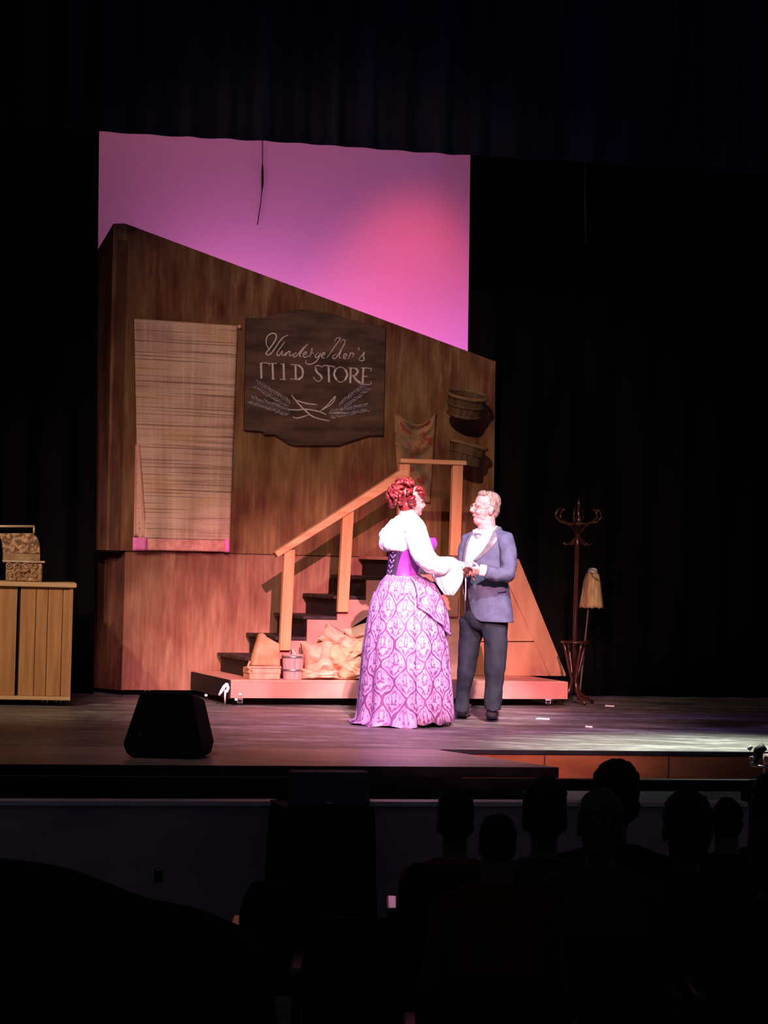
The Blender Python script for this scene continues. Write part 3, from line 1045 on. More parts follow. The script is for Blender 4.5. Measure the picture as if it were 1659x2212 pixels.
MB().tube([rpt(490, 1476), rpt(484, 1484), rpt(478, 1494), rpt(473, 1502)], [0.010, 0.016, 0.014, 0.008], 8).build('loop', M['rope'], rp, True)
MB().tube([rpt(490, 1476), rpt(493, 1486), rpt(490, 1494), rpt(486, 1496)], [0.010, 0.014, 0.012, 0.010], 8).build('loop', M['rope'], rp, True)
MB().tube([rpt(487, 1490), rpt(486, 1505), FL(486, 1524) + Vector((0, 0, 0.006))], [0.010, 0.008, 0.007], 8).build('tail', M['rope'], rp, True)
for x, y in ((519, 1500), (510, 1511), (445, 1502)):
    p = SET.at(x, y, PF - 0.012)
    MB().ell(p, (0.014, 0.008, 0.012), 8, 5).build('frayed_end', M['rope'], rp, True)

# ------------------------------------------------------------------ sacks and baskets on the platform


def sack(label, px, py, wpx, hpx, depth, w, rot=0.0, mat='sack', seed=0, neck=0.0, power=2.4, group='burlap sacks heaped on the platform', base=None):
    u, z = SET.px(px, py, w)
    sc = 5000 / 19.3
    hw, hh = wpx / sc / 2, hpx / sc / 2
    if base is not None:
        z = base + hh
    ca, sa = math.cos(rot), math.sin(rot)
    n = 40
    b_ = MB()

    def pt(a, b, side):
        e = max(0.0, (1 - abs(a) ** power) * (1 - abs(b) ** power)) ** 0.5
        th = side * depth / 2 * e * (1 - 0.25 * b)
        kx = 1 - 0.10 * (1 - b * b) * abs(a)
        if neck and b > 0.3:
            kx *= 1 - neck * (b - 0.3) / 0.7
        x = a * hw * kx
        q = b * hh * (1 - 0.10 * (1 - a * a) * abs(b))
        s = Vector((a * 1.6 + seed * 3.1, b * 1.6, side * 0.7))
        # creases that run out to the corners
        cr = 1 - 3.0 * abs(noise.noise(Vector((math.atan2(b, a) * 2.2 + seed, 0.6 * math.hypot(a, b), seed * 1.7))))
        th *= 1 + 0.45 * noise.noise(s * 1.3) + 0.14 * cr * math.hypot(a, b)
        x += 0.10 * hw * noise.noise(s + Vector((9, 0, 0)))
        q += 0.12 * hh * noise.noise(s + Vector((0, 9, 0)))
        x, q = x * ca - q * sa, x * sa + q * ca
        p = SET(u + x, w + th, z + q)
        if p.z < PT + 0.004:
            p.z = PT + 0.004 + 0.002 * e
        return p
    for side in (-1, 1):
        b_.loft([[pt(-1 + 2 * k / n, -1 + 2 * i / n, side) for k in range(n + 1)] for i in range(n + 1)], closed=False)
    rings = None
    o = b_.build('burlap_sack', M[mat], None, True, loc=SET(u, w, PT))
    return tag(o, label, 'sack', group)


B = PT + 0.002
sack('large slumped burlap sack beside the grey bucket', 692, 1428, 84, 84, 0.24, -1.05, 0.15, 'sack', 2, base=B)
sack('orange tinted burlap sack with a crumpled neck near the dress', 738, 1430, 104, 66, 0.22, -1.085, -0.62, 'sack2', 5, 0.30)
sack('pillow shaped burlap sack with a pointed corner on top of the heap', 732, 1384, 88, 44, 0.17, -1.04, -0.50, 'sack', 8)
sack('burlap sack high at the back of the heap under the stairs', 780, 1372, 74, 50, 0.18, -1.03, 0.3, 'sack', 11)
sack('folded burlap sack in the middle of the heap by the skirt', 768, 1402, 62, 34, 0.16, -1.10, 0.4, 'sack2', 14)
sack('round end of a burlap sack peeping out beside the skirt', 780, 1428, 50, 40, 0.18, -1.08, 0.1, 'sack', 17)
sack('flat burlap sack at the bottom right of the heap', 772, 1453, 84, 30, 0.17, -1.11, 0.0, 'sack2', 20, base=B)
sack('limp burlap sack lying flat at the platform edge', 692, 1456, 92, 24, 0.14, -1.13, 0.0, 'sack', 23, base=B)

bx = thing('splint_box_basket', 'square pale splint basket holding a paper feed bag', 'basket', SET(SET.px(570, 1452, -1.08)[0], -1.06, PT), SET.yaw)
ua, za = SET.px(540, 1464, -1.15)
ub_, _ = SET.px(602, 1464, -1.15)
hb = 0.095
for k in range(2):
    z0, z1 = PT + 0.003 + k * (hb / 2), PT + 0.003 + (k + 1) * (hb / 2) - 0.003
    e = 0.006 * (k + 1)
    for wa, wb in ((-1.15, -1.143), (-0.975, -0.968)):
        MB().fbox(SET, ua - e, ub_ + e, wa - e, wb - e, z0, z1).build('slat', M['sack'], bx)
    MB().fbox(SET, ua - e, ua - e + 0.007, -1.14, -0.98, z0, z1).build('slat', M['sack'], bx)
    MB().fbox(SET, ub_ + e - 0.007, ub_ + e, -1.14, -0.98, z0, z1).build('slat', M['sack'], bx)
MB().fbox(SET, ua, ub_, -1.145, -0.975, PT + 0.001, PT + 0.008).build('bottom', M['sack'], bx)
MB().fbox(SET, ua - 0.018, ub_ + 0.014, -1.172, -1.156, PT + hb, PT + hb + 0.014).build('rim', M['sack'], bx)
MB().tube([SET.at(540, 1428, -1.16), SET.at(535, 1440, -1.16), SET.at(545, 1450, -1.16)], 0.010, 6).build('handle', M['sack2'], bx, True)
bagp = [(560, 1370), (566, 1366), (573, 1374), (602, 1390), (603, 1441), (541, 1439), (546, 1418)]
bag = MB()
rings = []
for k, s in enumerate((0.0, 0.12, 0.5, 0.88, 1.0)):
    w = -1.135 + 0.14 * s
    e = (0.86, 0.97, 1.0, 0.97, 0.86)[k]
    cx, cy = 573, 1412
    rings.append([SET.at(cx + (x - cx) * e, cy + (y - cy) * e, -1.07) + SET.b * (w + 1.07) for x, y in bagp])
bo = bag.loft(rings, cap=True).build('paper_feed_bag', M['sack2'], None, True, loc=SET(SET.px(572, 1440, -1.07)[0], -1.07, PT + 0.03), bevel=0.018)
tag(bo, 'tan feed bag with a torn peak standing in the square basket', 'bag')
bk = thing('stave_bucket', 'grey stave bucket with a hoop standing between basket and sacks', 'bucket', SET(SET.px(632, 1466, -1.07)[0], -1.07, PT), SET.yaw)
cb = SET(SET.px(632, 1466, -1.07)[0], -1.07, PT + 0.001)
R0, HB = 0.094, 0.205
for i in range(14):
    a0, a1 = 2 * math.pi * (i + 0.03) / 14, 2 * math.pi * (i + 0.97) / 14
    q = []
    for z in (0, HB):
        k = 0.86 + 0.14 * z / HB
        q += [cb + Vector((R0 * k * f * math.cos(a), R0 * k * f * math.sin(a), z)) for a, f in ((a0, 1), (a1, 1), (a1, 0.9), (a0, 0.9))]
    MB().hexa(q).build('stave', M['greywood'], bk)
for z in (0.075, 0.185):
    MB().ring(cb + Vector((0, 0, z)), R0 * (0.87 + 0.14 * z / HB), 0.005, n=24, sy=2.0).build('hoop', M['steel'], bk, True)
MB().lathe(cb, [(0.075, 0.005), (0.075, 0.02)], 16).build('bottom', M['greywood'], bk)
MB().tube([cb + Vector((0.02, -0.085, HB)), cb + Vector((0.0, -0.05, HB + 0.03)), cb + Vector((-0.02, 0.02, HB + 0.045)), cb + Vector((-0.02, 0.08, HB))], 0.006, 6).build('bail', M['rope'], bk, True)

# ================================================================== cabinet and cash register
CAB = Frame((FL(150, 1526).x, FL(150, 1526).y), math.radians(9))
cabn = thing('counter_cabinet', 'oak plank shop counter on casters at the left edge', 'cabinet', CAB(-0.6, 0.3, 0), CAB.yaw)
ztop = CAB.px(160, 1263, -0.02)[1]
zb = CAB.px(150, 1508, 0)[1]
uR = CAB.px(155, 1400, 0)[0]


def cbx(name, mat, u0, u1, w0, w1, z0, z1, bev=0.003):
    return MB().fbox(CAB, u0, u1, w0, w1, z0, z1).build(name, mat, cabn, bevel=bev)


cbx('top', M['cabinet_top'], -1.7, uR + 0.025, -0.04, 0.56, ztop - 0.025, ztop + 0.012, 0.008)
cbx('base_board', M['cabinet_top'], -1.7, uR + 0.0, -0.02, 0.54, zb - 0.018, zb + 0.012)
cbx('back', M['cabinet'], -1.7, uR - 0.02, 0.50, 0.53, zb, ztop - 0.03)
cbx('side_panel', M['cabinet'], uR - 0.022, uR - 0.002, 0.01, 0.50, zb + 0.012, ztop - 0.026)
cbx('corner_post', M['cabinet'], uR - 0.030, uR, -0.012, 0.009, zb + 0.012, ztop - 0.026)
edges = [CAB.px(x, 1400, 0)[0] for x in (148, 133, 101, 75, 41)]
for a0, a1 in zip(edges[1:], edges[:-1]):
    cbx('plank', M['cabinet'], a0 + 0.002, a1 - 0.002, -0.004, 0.018, zb + 0.014, ztop - 0.028)
ue = edges[-1] - 0.022
while ue > -1.5:
    cbx('plank', M['cabinet'], ue - 0.158, ue - 0.002, 0.0, 0.022, zb + 0.014, ztop - 0.028)
    ue -= 0.16
cbx('inner_back', M['dark_step'], -1.6, uR - 0.03, 0.03, 0.04, zb + 0.014, ztop - 0.028)
for x, w in ((97, 0.08), (127, 0.08), (60, 0.45), (-200, 0.1)):
    caster(cabn, CAB(CAB.px(x, 1515, w)[0], w, 0.0), 0.030)
    p = CAB(CAB.px(x, 1515, w)[0], w, 0.0)
    MB().box((p.x, p.y, (0.066 + zb - 0.018) / 2), (0.06, 0.05, max(0.005, zb - 0.018 - 0.066))).build('caster_block', M['rubber'], cabn)

REG = Frame(CAB(CAB.px(50, 1255, 0.12)[0], 0.12, 0).xy, math.radians(10))
reg = thing('cash_register', 'antique embossed brass cash register on the oak counter', 'cash register', REG(0, 0.15, ztop + 0.012), REG.yaw)
zt = ztop + 0.013


def rpx(x, y, w=0.0):
    return REG.px(x, y, w)


dU0, dU1 = rpx(13, 1250)[0], rpx(91, 1250)[0]
MB().fbox(REG, dU0, dU1, 0.0, 0.36, zt, rpx(50, 1216)[1]).build('drawer', M['brass'], reg, bevel=0.012)
lz = rpx(50, 1213)[1]
MB().fbox(REG, rpx(6, 1213)[0], rpx(97, 1213)[0], -0.015, 0.38, lz - 0.008, lz + 0.008).build('ledge', M['brass_rail'], reg, bevel=0.004)
bz1 = rpx(50, 1196)[1]
MB().fbox(REG, rpx(7, 1200)[0], rpx(87, 1200)[0], 0.01, 0.34, lz + 0.009, bz1).build('band', M['brass_plain'], reg, bevel=0.004)
prof = [rpx(x, y) for x, y in ((7, 1196), (5, 1175), (1, 1160), (-2, 1152), (70, 1152), (79, 1158), (84, 1168), (86, 1180), (87, 1196))]
MB().prism([REG(u, 0.01, z) for u, z in prof], REG.b * 0.33).build('housing', M['brass'], reg, bevel=0.006)
pr = [rpx(x, y, 0.1) for x, y in ((-60, 1137), (75, 1137))]
MB().tube([REG(pr[0][0], 0.1, pr[0][1]), REG(pr[1][0], 0.1, pr[1][1])], 0.010, 8).build('top_rail', M['brass_rail'], reg, True)
MB().tube([REG(pr[1][0] - 0.005, 0.1, pr[1][1]), REG(pr[1][0] - 0.005, 0.1, rpx(70, 1153)[1])], 0.008, 8).build('rail_post', M['brass_rail'], reg, True)
MB().tube([REG(pr[0][0] + 0.2, 0.1, pr[0][1]), REG(pr[0][0] + 0.2, 0.1, rpx(70, 1153)[1])], 0.008, 8).build('rail_post', M['brass_rail'], reg, True)
hp = [rpx(x, y, -0.01) for x, y in ((39, 1227), (44, 1233), (52, 1235), (60, 1232), (64, 1227))]
MB().tube([REG(u, -0.008, z) for u, z in hp], [0.006, 0.010, 0.012, 0.010, 0.006], 8).build('drawer_pull', M['brass_plain'], reg, True)
for i in range(4):
    for s in (0, 1):
        p = rpx(20 + i * 18, 1240 if s else 1222, -0.004)
        MB().ring(REG(p[0], -0.003, p[1]), 0.022, 0.006, REG.b, 14, 6).build('scroll', M['brass_plain'], reg, True)

# ================================================================== hat stand and mop
hs = FL(1241, 1521)
hat = thing('hat_stand', 'polished dark bentwood hat stand with curved hooks and umbrella ring', 'hat stand', hs)


def hp_(x, y, dy=0.0):
    return P(x, y, hs.y + dy)


MB().tube([hp_(1240, 1475), hp_(1244, 1300), hp_(1247, 1180), hp_(1248, 1150)], [0.020, 0.021, 0.022, 0.024], 10).build('pole', M['mahogany'], hat, True)
top = hp_(1249, 1145)
MB().lathe(top, [(0.022, -0.02), (0.034, 0.0), (0.022, 0.03), (0.036, 0.055), (0.03, 0.10), (0.016, 0.13), (0.010, 0.20), (0.018, 0.225), (0.004, 0.275)], 12).build('finial', M['mahogany'], hat, True)
for k in range(6):
    a = 2 * math.pi * k / 6 + 0.25
    d = Vector((math.cos(a), math.sin(a), 0))
    c = top + Vector((0, 0, 0.0))
    MB().tube([c + d * 0.02 + Vector((0, 0, -0.02)), c + d * 0.09 + Vector((0, 0, 0.05)), c + d * 0.17 + Vector((0, 0, 0.075)),
               c + d * 0.215 + Vector((0, 0, 0.115)), c + d * 0.20 + Vector((0, 0, 0.165)), c + d * 0.165 + Vector((0, 0, 0.185))],
              [0.013, 0.012, 0.011, 0.010, 0.009, 0.011], 8).build('hook', M['mahogany'], hat, True)
MB().ring(top + Vector((0, 0, 0.055)), 0.12, 0.010, n=28).build('hook_ring', M['mahogany'], hat, True)
for k in range(4):
    a = 2 * math.pi * k / 4 + 0.5
    d = Vector((math.cos(a), math.sin(a), 0))
    c = top + Vector((0, 0, -0.08))
    MB().tube([c + d * 0.01 + Vector((0, 0, 0.02)), c + d * 0.045 + Vector((0, 0, -0.01)), c + d * 0.085 + Vector((0, 0, -0.045)),
               c + d * 0.125 + Vector((0, 0, -0.05)), c + d * 0.15 + Vector((0, 0, -0.035))], [0.012, 0.011, 0.010, 0.009, 0.011], 8).build('lower_hook', M['mahogany'], hat, True)
rc = hp_(1242, 1387)
MB().ring(rc, 0.115, 0.011, n=28).build('umbrella_ring', M['mahogany'], hat, True)
zk = hp_(1240, 1470).z
for k in range(4):
    a = 2 * math.pi * k / 4 + 0.45
    d = Vector((math.cos(a), math.sin(a), 0))
    c = Vector((hp_(1240, 1470).x, hs.y, 0))
    up = Vector((rc.x, rc.y, 0))
    MB().tube([up + d * 0.112 + Vector((0, 0, rc.z)), up + d * 0.085 + Vector((0, 0, rc.z - 0.1)), c + d * 0.045 + Vector((0, 0, zk + 0.08)),
               c + d * 0.022 + Vector((0, 0, zk)), c + d * 0.05 + Vector((0, 0, zk - 0.1)), c + d * 0.12 + Vector((0, 0, 0.055)),
               c + d * 0.20 + Vector((0, 0, 0.016))], [0.011, 0.013, 0.014, 0.016, 0.016, 0.015, 0.014], 8).build('leg', M['mahogany'], hat, True)
mp = FL(1250, 1512)
mop = thing('mop', 'upturned string mop leaning on the hat stand', 'mop', mp)
my = mp.y - 0.02
MB().tube([P(1251, 1508, my), P(1262, 1400, my), P(1270, 1320, my), P(1280, 1236, my)], [0.009, 0.009, 0.007, 0.006], 8).build('handle', M['stick'], mop, True)
mh = MB()
ctop, cbot = P(1280, 1228, my), P(1277, 1312, my)
rings = []
for j in range(13):
    v = j / 12
    r = []
    c = ctop.lerp(cbot, v)
    rad = 0.020 + 0.035 * min(1, v * 5) ** 0.7 + 0.052 * v
    for k in range(36):
        a = 2 * math.pi * k / 36
        rr = rad * (1 + 0.07 * math.sin(a * 13 + v * 3) + 0.05 * noise.noise(Vector((math.cos(a) * 3, math.sin(a) * 3, v * 2))))
        zz = c.z + (0.010 * math.sin(a * 9) if j == 12 else 0) + (-0.012 if j == 0 else 0)
        r.append(Vector((c.x + rr * math.cos(a), c.y + rr * math.sin(a) * 0.6, zz)))
    rings.append(r)
mh.loft(rings, cap=True).build('yarn_head', M['mop'], mop, True)
MB().lathe(ctop + Vector((0, 0, -0.02)), [(0.047, -0.02), (0.046, 0.0), (0.036, 0.018), (0.012, 0.026)], 16).build('cap', M['rope'], mop, True)

# ================================================================== small things on the stage
spk = thing('stage_monitor', 'black wedge stage monitor at the front of the extension', 'speaker', FL(350, 1640), STG.yaw)
SY = FL(350, 1640).y
prof = [(265, 1608), (272, 1628), (284, 1638), (420, 1641), (428, 1632), (434, 1606), (414, 1502), (408, 1496), (310, 1494), (302, 1499)]
fr = [P(x, y, SY) for x, y in prof]
zmin = min(p.z for p in fr)
for p in fr:
    p.z += 0.004 - zmin
back = [Vector((p.x + 0.06, p.y + 0.30, 0.004 + (p.z - 0.004) * 0.86)) for p in fr]
MB().loft([fr, back], cap=True).build('cabinet', M['speaker'], spk, bevel=0.012)
c = sum(fr, Vector()) / len(fr)
MB().fbox(Frame((c.x, SY - 0.002), 0), -0.05, 0.05, -0.006, 0.0, 0.10, 0.15).build('jack_plate', M['speaker'], spk)
MB().tube([P(300, 1580, SY - 0.01), P(303, 1590, SY - 0.02), P(312, 1593, SY - 0.01)], 0.006, 6).build('grip', M['rubber'], spk, True)
for i, (x, y, s) in enumerate(((1317, 1526, 0.045), (1173, 1554, 0.06), (1272, 1571, 0.03))):
    p = FL(x, y)
    b = MB().hexa([p + Vector((-s, -0.02, 0.002)), p + Vector((s * 0.8, -0.035, 0.002)), p + Vector((s, 0.05, 0.002)), p + Vector((-s * 0.7, 0.04, 0.002)),
                   p + Vector((-s, -0.02, 0.004)), p + Vector((s * 0.8, -0.035, 0.012)), p + Vector((s, 0.05, 0.005)), p + Vector((-s * 0.7, 0.04, 0.010))])
    tag(b.build('paper_scrap', M['paper']), ('white paper scrap on the floor beside the hat stand', 'white paper scrap on the floor to the right of the man\'s shoe',
        'tiny white paper scrap farther forward on the right of the stage')[i], 'paper scrap', 'paper scraps on the stage floor')
# small lamp clamped at the right end of the pit
ly = 14.5
lp = thing('clip_lamp', 'small black clip lamp with steel bracket at the right picture edge', 'lamp', P(1640, 1676, ly))
MB().tube([P(1630, 1648, ly), P(1638, 1622, ly), P(1652, 1612, ly)], [0.02, 0.032, 0.026], 12).build('shade', M['rubber'], lp, True)
MB().tube([P(1617, 1620, ly - 0.03), P(1624, 1612, ly - 0.03)], 0.012, 8).build('clip', M['paper'], lp, True)
MB().tube([P(1623, 1634, ly - 0.04), P(1624, 1640, ly - 0.04), P(1624, 1654, ly - 0.03)], [0.013, 0.015, 0.013], 10).build('lens', M['steel'], lp, True)
MB().tube([P(1620, 1653, ly), P(1665, 1658, ly)], 0.008, 8).build('bracket', M['steel'], lp, True)
MB().tube([P(1650, 1640, ly + 0.03), P(1675, 1640, ly + 0.03)], 0.035, 12).build('ballast', M['greywood'], lp, True)
MB().tube([P(1652, 1658, ly), P(1650, 1680, ly)], 0.007, 8).build('stem', M['steel'], lp, True)

# ================================================================== people
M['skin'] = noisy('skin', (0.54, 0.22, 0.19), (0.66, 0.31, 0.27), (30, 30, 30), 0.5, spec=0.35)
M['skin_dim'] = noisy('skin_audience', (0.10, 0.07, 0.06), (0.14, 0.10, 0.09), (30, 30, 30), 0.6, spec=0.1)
M['lips'] = noisy('lips', (0.55, 0.18, 0.18), (0.62, 0.22, 0.22), (30, 30, 30), 0.4)
M['eye'] = noisy('eye', (0.05, 0.035, 0.03), (0.12, 0.09, 0.08), (60, 60, 60), 0.2)
M['hair_grey'] = noisy('sandy_grey_hair', (0.12, 0.09, 0.065), (0.30, 0.24, 0.20), (70, 30, 30), 0.6, 0.8, 3)
M['hair_red'] = noisy('auburn_curls', (0.09, 0.006, 0.008), (0.27, 0.036, 0.030), (26, 26, 26), 0.38, 0.3, 3, spec=0.5)
M['jacket'] = noisy('slate_blue_wool', (0.062, 0.078, 0.125), (0.092, 0.112, 0.17), (14, 14, 14), 0.8, 0.2, 4, bscale=(9, 9, 4), spec=0.15)
M['satin'] = noisy('grey_satin_lapel', (0.10, 0.105, 0.12), (0.15, 0.155, 0.165), (20, 20, 20), 0.4, spec=0.5)
M['trouser'] = noisy('dark_slate_trouser', (0.011, 0.016, 0.022), (0.022, 0.029, 0.038), (9, 9, 3), 0.8, 0.3, 4, bscale=(10, 10, 3), spec=0.15)
M['vest'] = noisy('black_waistcoat', (0.012, 0.012, 0.016), (0.022, 0.022, 0.028), (9, 9, 9), 0.7)
M['shirt'] = noisy('white_cotton', (0.80, 0.79, 0.80), (0.88, 0.87, 0.88), (9, 9, 9), 0.8, 0.1, 3, spec=0.1)
M['shoe'] = noisy('polished_shoe', (0.035, 0.04, 0.045), (0.075, 0.08, 0.085), (12, 12, 12), 0.22, spec=0.7)
M['shoe_brown'] = noisy('brown_boot', (0.06, 0.035, 0.022), (0.11, 0.065, 0.04), (12, 12, 12), 0.4)
M['corset'] = noisy('violet_satin', (0.20, 0.03, 0.30), (0.34, 0.07, 0.46), (12, 12, 5), 0.4, 0.4, 3, spec=0.4)
M['corset_dark'] = noisy('dark_lacing_panel', (0.028, 0.015, 0.040), (0.05, 0.03, 0.07), (20, 20, 9), 0.6)
M['swag'] = noisy('violet_swag', (0.34, 0.16, 0.56), (0.52, 0.30, 0.72), (14, 14, 6), 0.5, 0.4, 3)
M['gold'] = noisy('gold_wire', (0.7, 0.55, 0.35), (0.8, 0.65, 0.45), (9, 9, 9), 0.3, metal=0.8)


def damask_mat():
    m, nt, bs = new_mat('lilac_damask')
    tc = nd(nt, 'ShaderNodeTexCoord')
    sp = nd(nt, 'ShaderNodeSeparateXYZ')
    nt.links.new(tc.outputs['UV'], sp.inputs[0])

    def mt(op, a, b=None, c=None):
        n = nd(nt, 'ShaderNodeMath', operation=op)
        for i, s in enumerate((a, b, c)):
            if s is None:
                continue
            if isinstance(s, (int, float)):
                n.inputs[i].default_value = s
            else:
                nt.links.new(s, n.inputs[i])
        return n.outputs[0]
    wn = nd(nt, 'ShaderNodeTexNoise')
    wn.inputs['Scale'].default_value = 1.3
    wn.inputs['Detail'].default_value = 3
    nt.links.new(tc.outputs['UV'], wn.inputs['Vector'])
    ws = nd(nt, 'ShaderNodeSeparateColor')
    nt.links.new(wn.outputs['Color'], ws.inputs[0])
    u = mt('ADD', sp.outputs[0], mt('MULTIPLY', mt('SUBTRACT', ws.outputs[0], 0.5), 0.55))
    v = mt('ADD', sp.outputs[1], mt('MULTIPLY', mt('SUBTRACT', ws.outputs[1], 0.5), 0.40))
    cs = mt('MULTIPLY', mt('COSINE', mt('MULTIPLY', v, 2 * math.pi)), 0.25)

    def dist(x):
        return mt('ABSOLUTE', mt('SUBTRACT', mt('FRACT', mt('ADD', x, 50.5)), 0.5))
    d1 = dist(mt('SUBTRACT', u, cs))
    d2 = dist(mt('ADD', mt('SUBTRACT', u, 0.5), cs))
    dl = mt('MINIMUM', d1, d2)
    # folded coordinates make the blossoms symmetric
    fu = dist(mt('SUBTRACT', mt('MULTIPLY', u, 2.0), 0.5))
    fv = mt('FRACT', mt('ADD', mt('MULTIPLY', v, 2.0), 10.0))
    cb = nd(nt, 'ShaderNodeCombineXYZ')
    nt.links.new(mt('MULTIPLY', fu, 1.0), cb.inputs[0])
    nt.links.new(mt('MULTIPLY', fv, 1.0), cb.inputs[1])
    vo = nd(nt, 'ShaderNodeTexNoise')
    vo.inputs['Scale'].default_value = 4.2
    vo.inputs['Detail'].default_value = 1.5
    nt.links.new(cb.outputs[0], vo.inputs['Vector'])
    motif = ramp(nt, vo.outputs['Fac'], [(0.43, (0.05, 0.05, 0.05)), (0.49, (1, 1, 1))])
    band = ramp(nt, dl, [(0.045, (0, 0, 0)), (0.06, (1, 1, 1)), (0.115, (1, 1, 1)), (0.135, (0, 0, 0))])
    inner = ramp(nt, dl, [(0.135, (0, 0, 0)), (0.16, (1, 1, 1))])
    a = mixc(nt, 1.0, inner, motif, 'MULTIPLY')
    pale = mixc(nt, 1.0, a, band, 'LIGHTEN')
    n2 = nd(nt, 'ShaderNodeTexNoise')
    n2.inputs['Scale'].default_value = 14
    nt.links.new(tc.outputs['Object'], n2.inputs['Vector'])
    pc = ramp(nt, n2.outputs['Fac'], [(0.3, (0.35, 0.23, 0.39)), (0.7, (0.53, 0.39, 0.53))])
    cc = mixc(nt, pale, (0.15, 0.048, 0.17), pc)
    nt.links.new(cc, bs.inputs['Base Color'])
    bs.inputs['Roughness'].default_value = 0.55
    return m


M['damask'] = damask_mat()


def head_shapes(mb, O, fw, up=Vector((0, 0, 1)), s=1.0, nose=1.0, jowl=1.0, tilt=0.0):
    """skull, jaw, nose, brow, ears and neck root; O lies under the skull at chin level"""
    x = Vector((fw[0], fw[1], 0)).normalized()
    y = Vector((-x.y, x.x, 0))
    R = Matrix((x, y, up)).transposed() @ Matrix.Rotation(tilt, 3, 'Y')

    def L(a, b, c):
        return O + R @ Vector((a * s, b * s, c * s))

    def e(c, r):
        mb.ell(L(*c), [k * s for k in r], 18, 12, R)
    e((-0.012, 0, 0.142), (0.100, 0.078, 0.094))
    e((0.020, 0, 0.085), (0.074, 0.064 * jowl, 0.080))
    e((0.038, 0, 0.050), (0.055, 0.052 * jowl, 0.050))
    e((0.066, 0, 0.014), (0.024, 0.027, 0.020))
    e((0.020, 0, 0.030), (0.060, 0.054 * jowl, 0.036))
    if jowl > 1.1:
        e((0.034, 0, 0.000), (0.052, 0.050, 0.034))
    mb.tube([L(0.088, 0, 0.118), L(0.103, 0, 0.096), L(0.115 * nose, 0, 0.076), L(0.098, 0, 0.066)],
            [0.008 * s, 0.012 * s, 0.017 * s, 0.012 * s], 10)
    for k in (-1, 1):
        e((0.070, k * 0.038, 0.070), (0.026, 0.026, 0.024))
        mb.tube([L(0.092, k * 0.008, 0.122), L(0.086, k * 0.032, 0.126), L(0.068, k * 0.056, 0.116)], [0.010 * s, 0.010 * s, 0.008 * s], 8)
        e((0.098, k * 0.012, 0.070), (0.010, 0.009, 0.008))
        e((-0.010, k * 0.080, 0.088), (0.020, 0.010, 0.034))
        e((-0.020, k * 0.086, 0.100), (0.012, 0.008, 0.022))
    e((0.085, 0, 0.047), (0.014, 0.022, 0.007))
    e((0.083, 0, 0.035), (0.014, 0.020, 0.007))
    return L, R


def face_parts(parent, L, R, s=1.0):
    for k in (-1, 1):
        MB().ell(L(0.083, k * 0.032, 0.106), (0.011 * s, 0.013 * s, 0.007 * s), 10, 7, R).build('eye', M['eye'], parent, True)
    MB().tube([L(0.094, -0.022, 0.041), L(0.099, 0, 0.042), L(0.094, 0.022, 0.041)], [0.002, 0.004, 0.002], 8).build('lips', M['lips'], parent, True)


def hand(mb, wrist, d, n, side, s=1.0, curl=0.5, thumb=0.5):
    """palm and five fingers; d points to the knuckles, n out of the palm, side = +1 when the thumb lies on d x n"""
    d = Vector(d).normalized()
    n = Vector(n)
    n = (n - d * n.dot(d)).normalized()
    t = d.cross(n) * side
    lens = ((0.044, 0.026, 0.021), (0.049, 0.030, 0.023), (0.045, 0.028, 0.022), (0.034, 0.021, 0.018))
    for i in range(4):
        off = (1.5 - i) * 0.0205 * s
        base = wrist + t * off * 0.55 + d * 0.012 * s
        kn = wrist + t * off + d * (0.088 - 0.004 * abs(i - 1)) * s
        mb.tube([base, (base + kn) / 2 - n * 0.003, kn], [0.014 * s, 0.013 * s, 0.0105 * s], 8)
        p, ang = kn, 0.25 * curl
        pts, rr = [kn - d * 0.006 * s, kn], [0.0098 * s, 0.0098 * s]
        for j, ln in enumerate(lens[i]):
            ang += curl * (0.55, 0.95, 0.7)[j]
            v = d * math.cos(ang) + n * math.sin(ang)
            p = p + v * ln * s
            pts.append(p)
            rr.append((0.0090, 0.0083, 0.0068)[j] * s)
        mb.tube(pts, rr, 8)
    b0 = wrist + t * 0.020 * s + d * 0.018 * s
    v1 = (d * 0.62 + t * 0.66 + n * 0.35 * (1 + thumb)).normalized()
    v2 = (d * 0.85 + t * 0.25 + n * 0.5 * thumb).normalized()
    p1 = b0 + v1 * 0.040 * s
    p2 = p1 + v2 * 0.030 * s
    mb.tube([b0, p1, p2, p2 + v2 * 0.022 * s], [0.016 * s, 0.0115 * s, 0.0100 * s, 0.0075 * s], 8)


def ering(c, f, l, a, b, n=32, p0=0.0, p1=2 * math.pi, bump=None):
    pts = []
    closed = abs(p1 - p0 - 2 * math.pi) < 1e-6
    for k in range(n):
        ph = p0 + (p1 - p0) * k / (n if closed else n - 1)
        q = 1.0 + (bump(ph) if bump else 0)
        pts.append(c + f * (b * math.cos(ph) * q) + l * (a * math.sin(ph) * q))
    return pts


# ------------------------------------------------------------------ the man in the blue dinner jacket
MY = 17.86


def mp_(x, y, dy=0.0):
    return P(x, y, MY + dy)


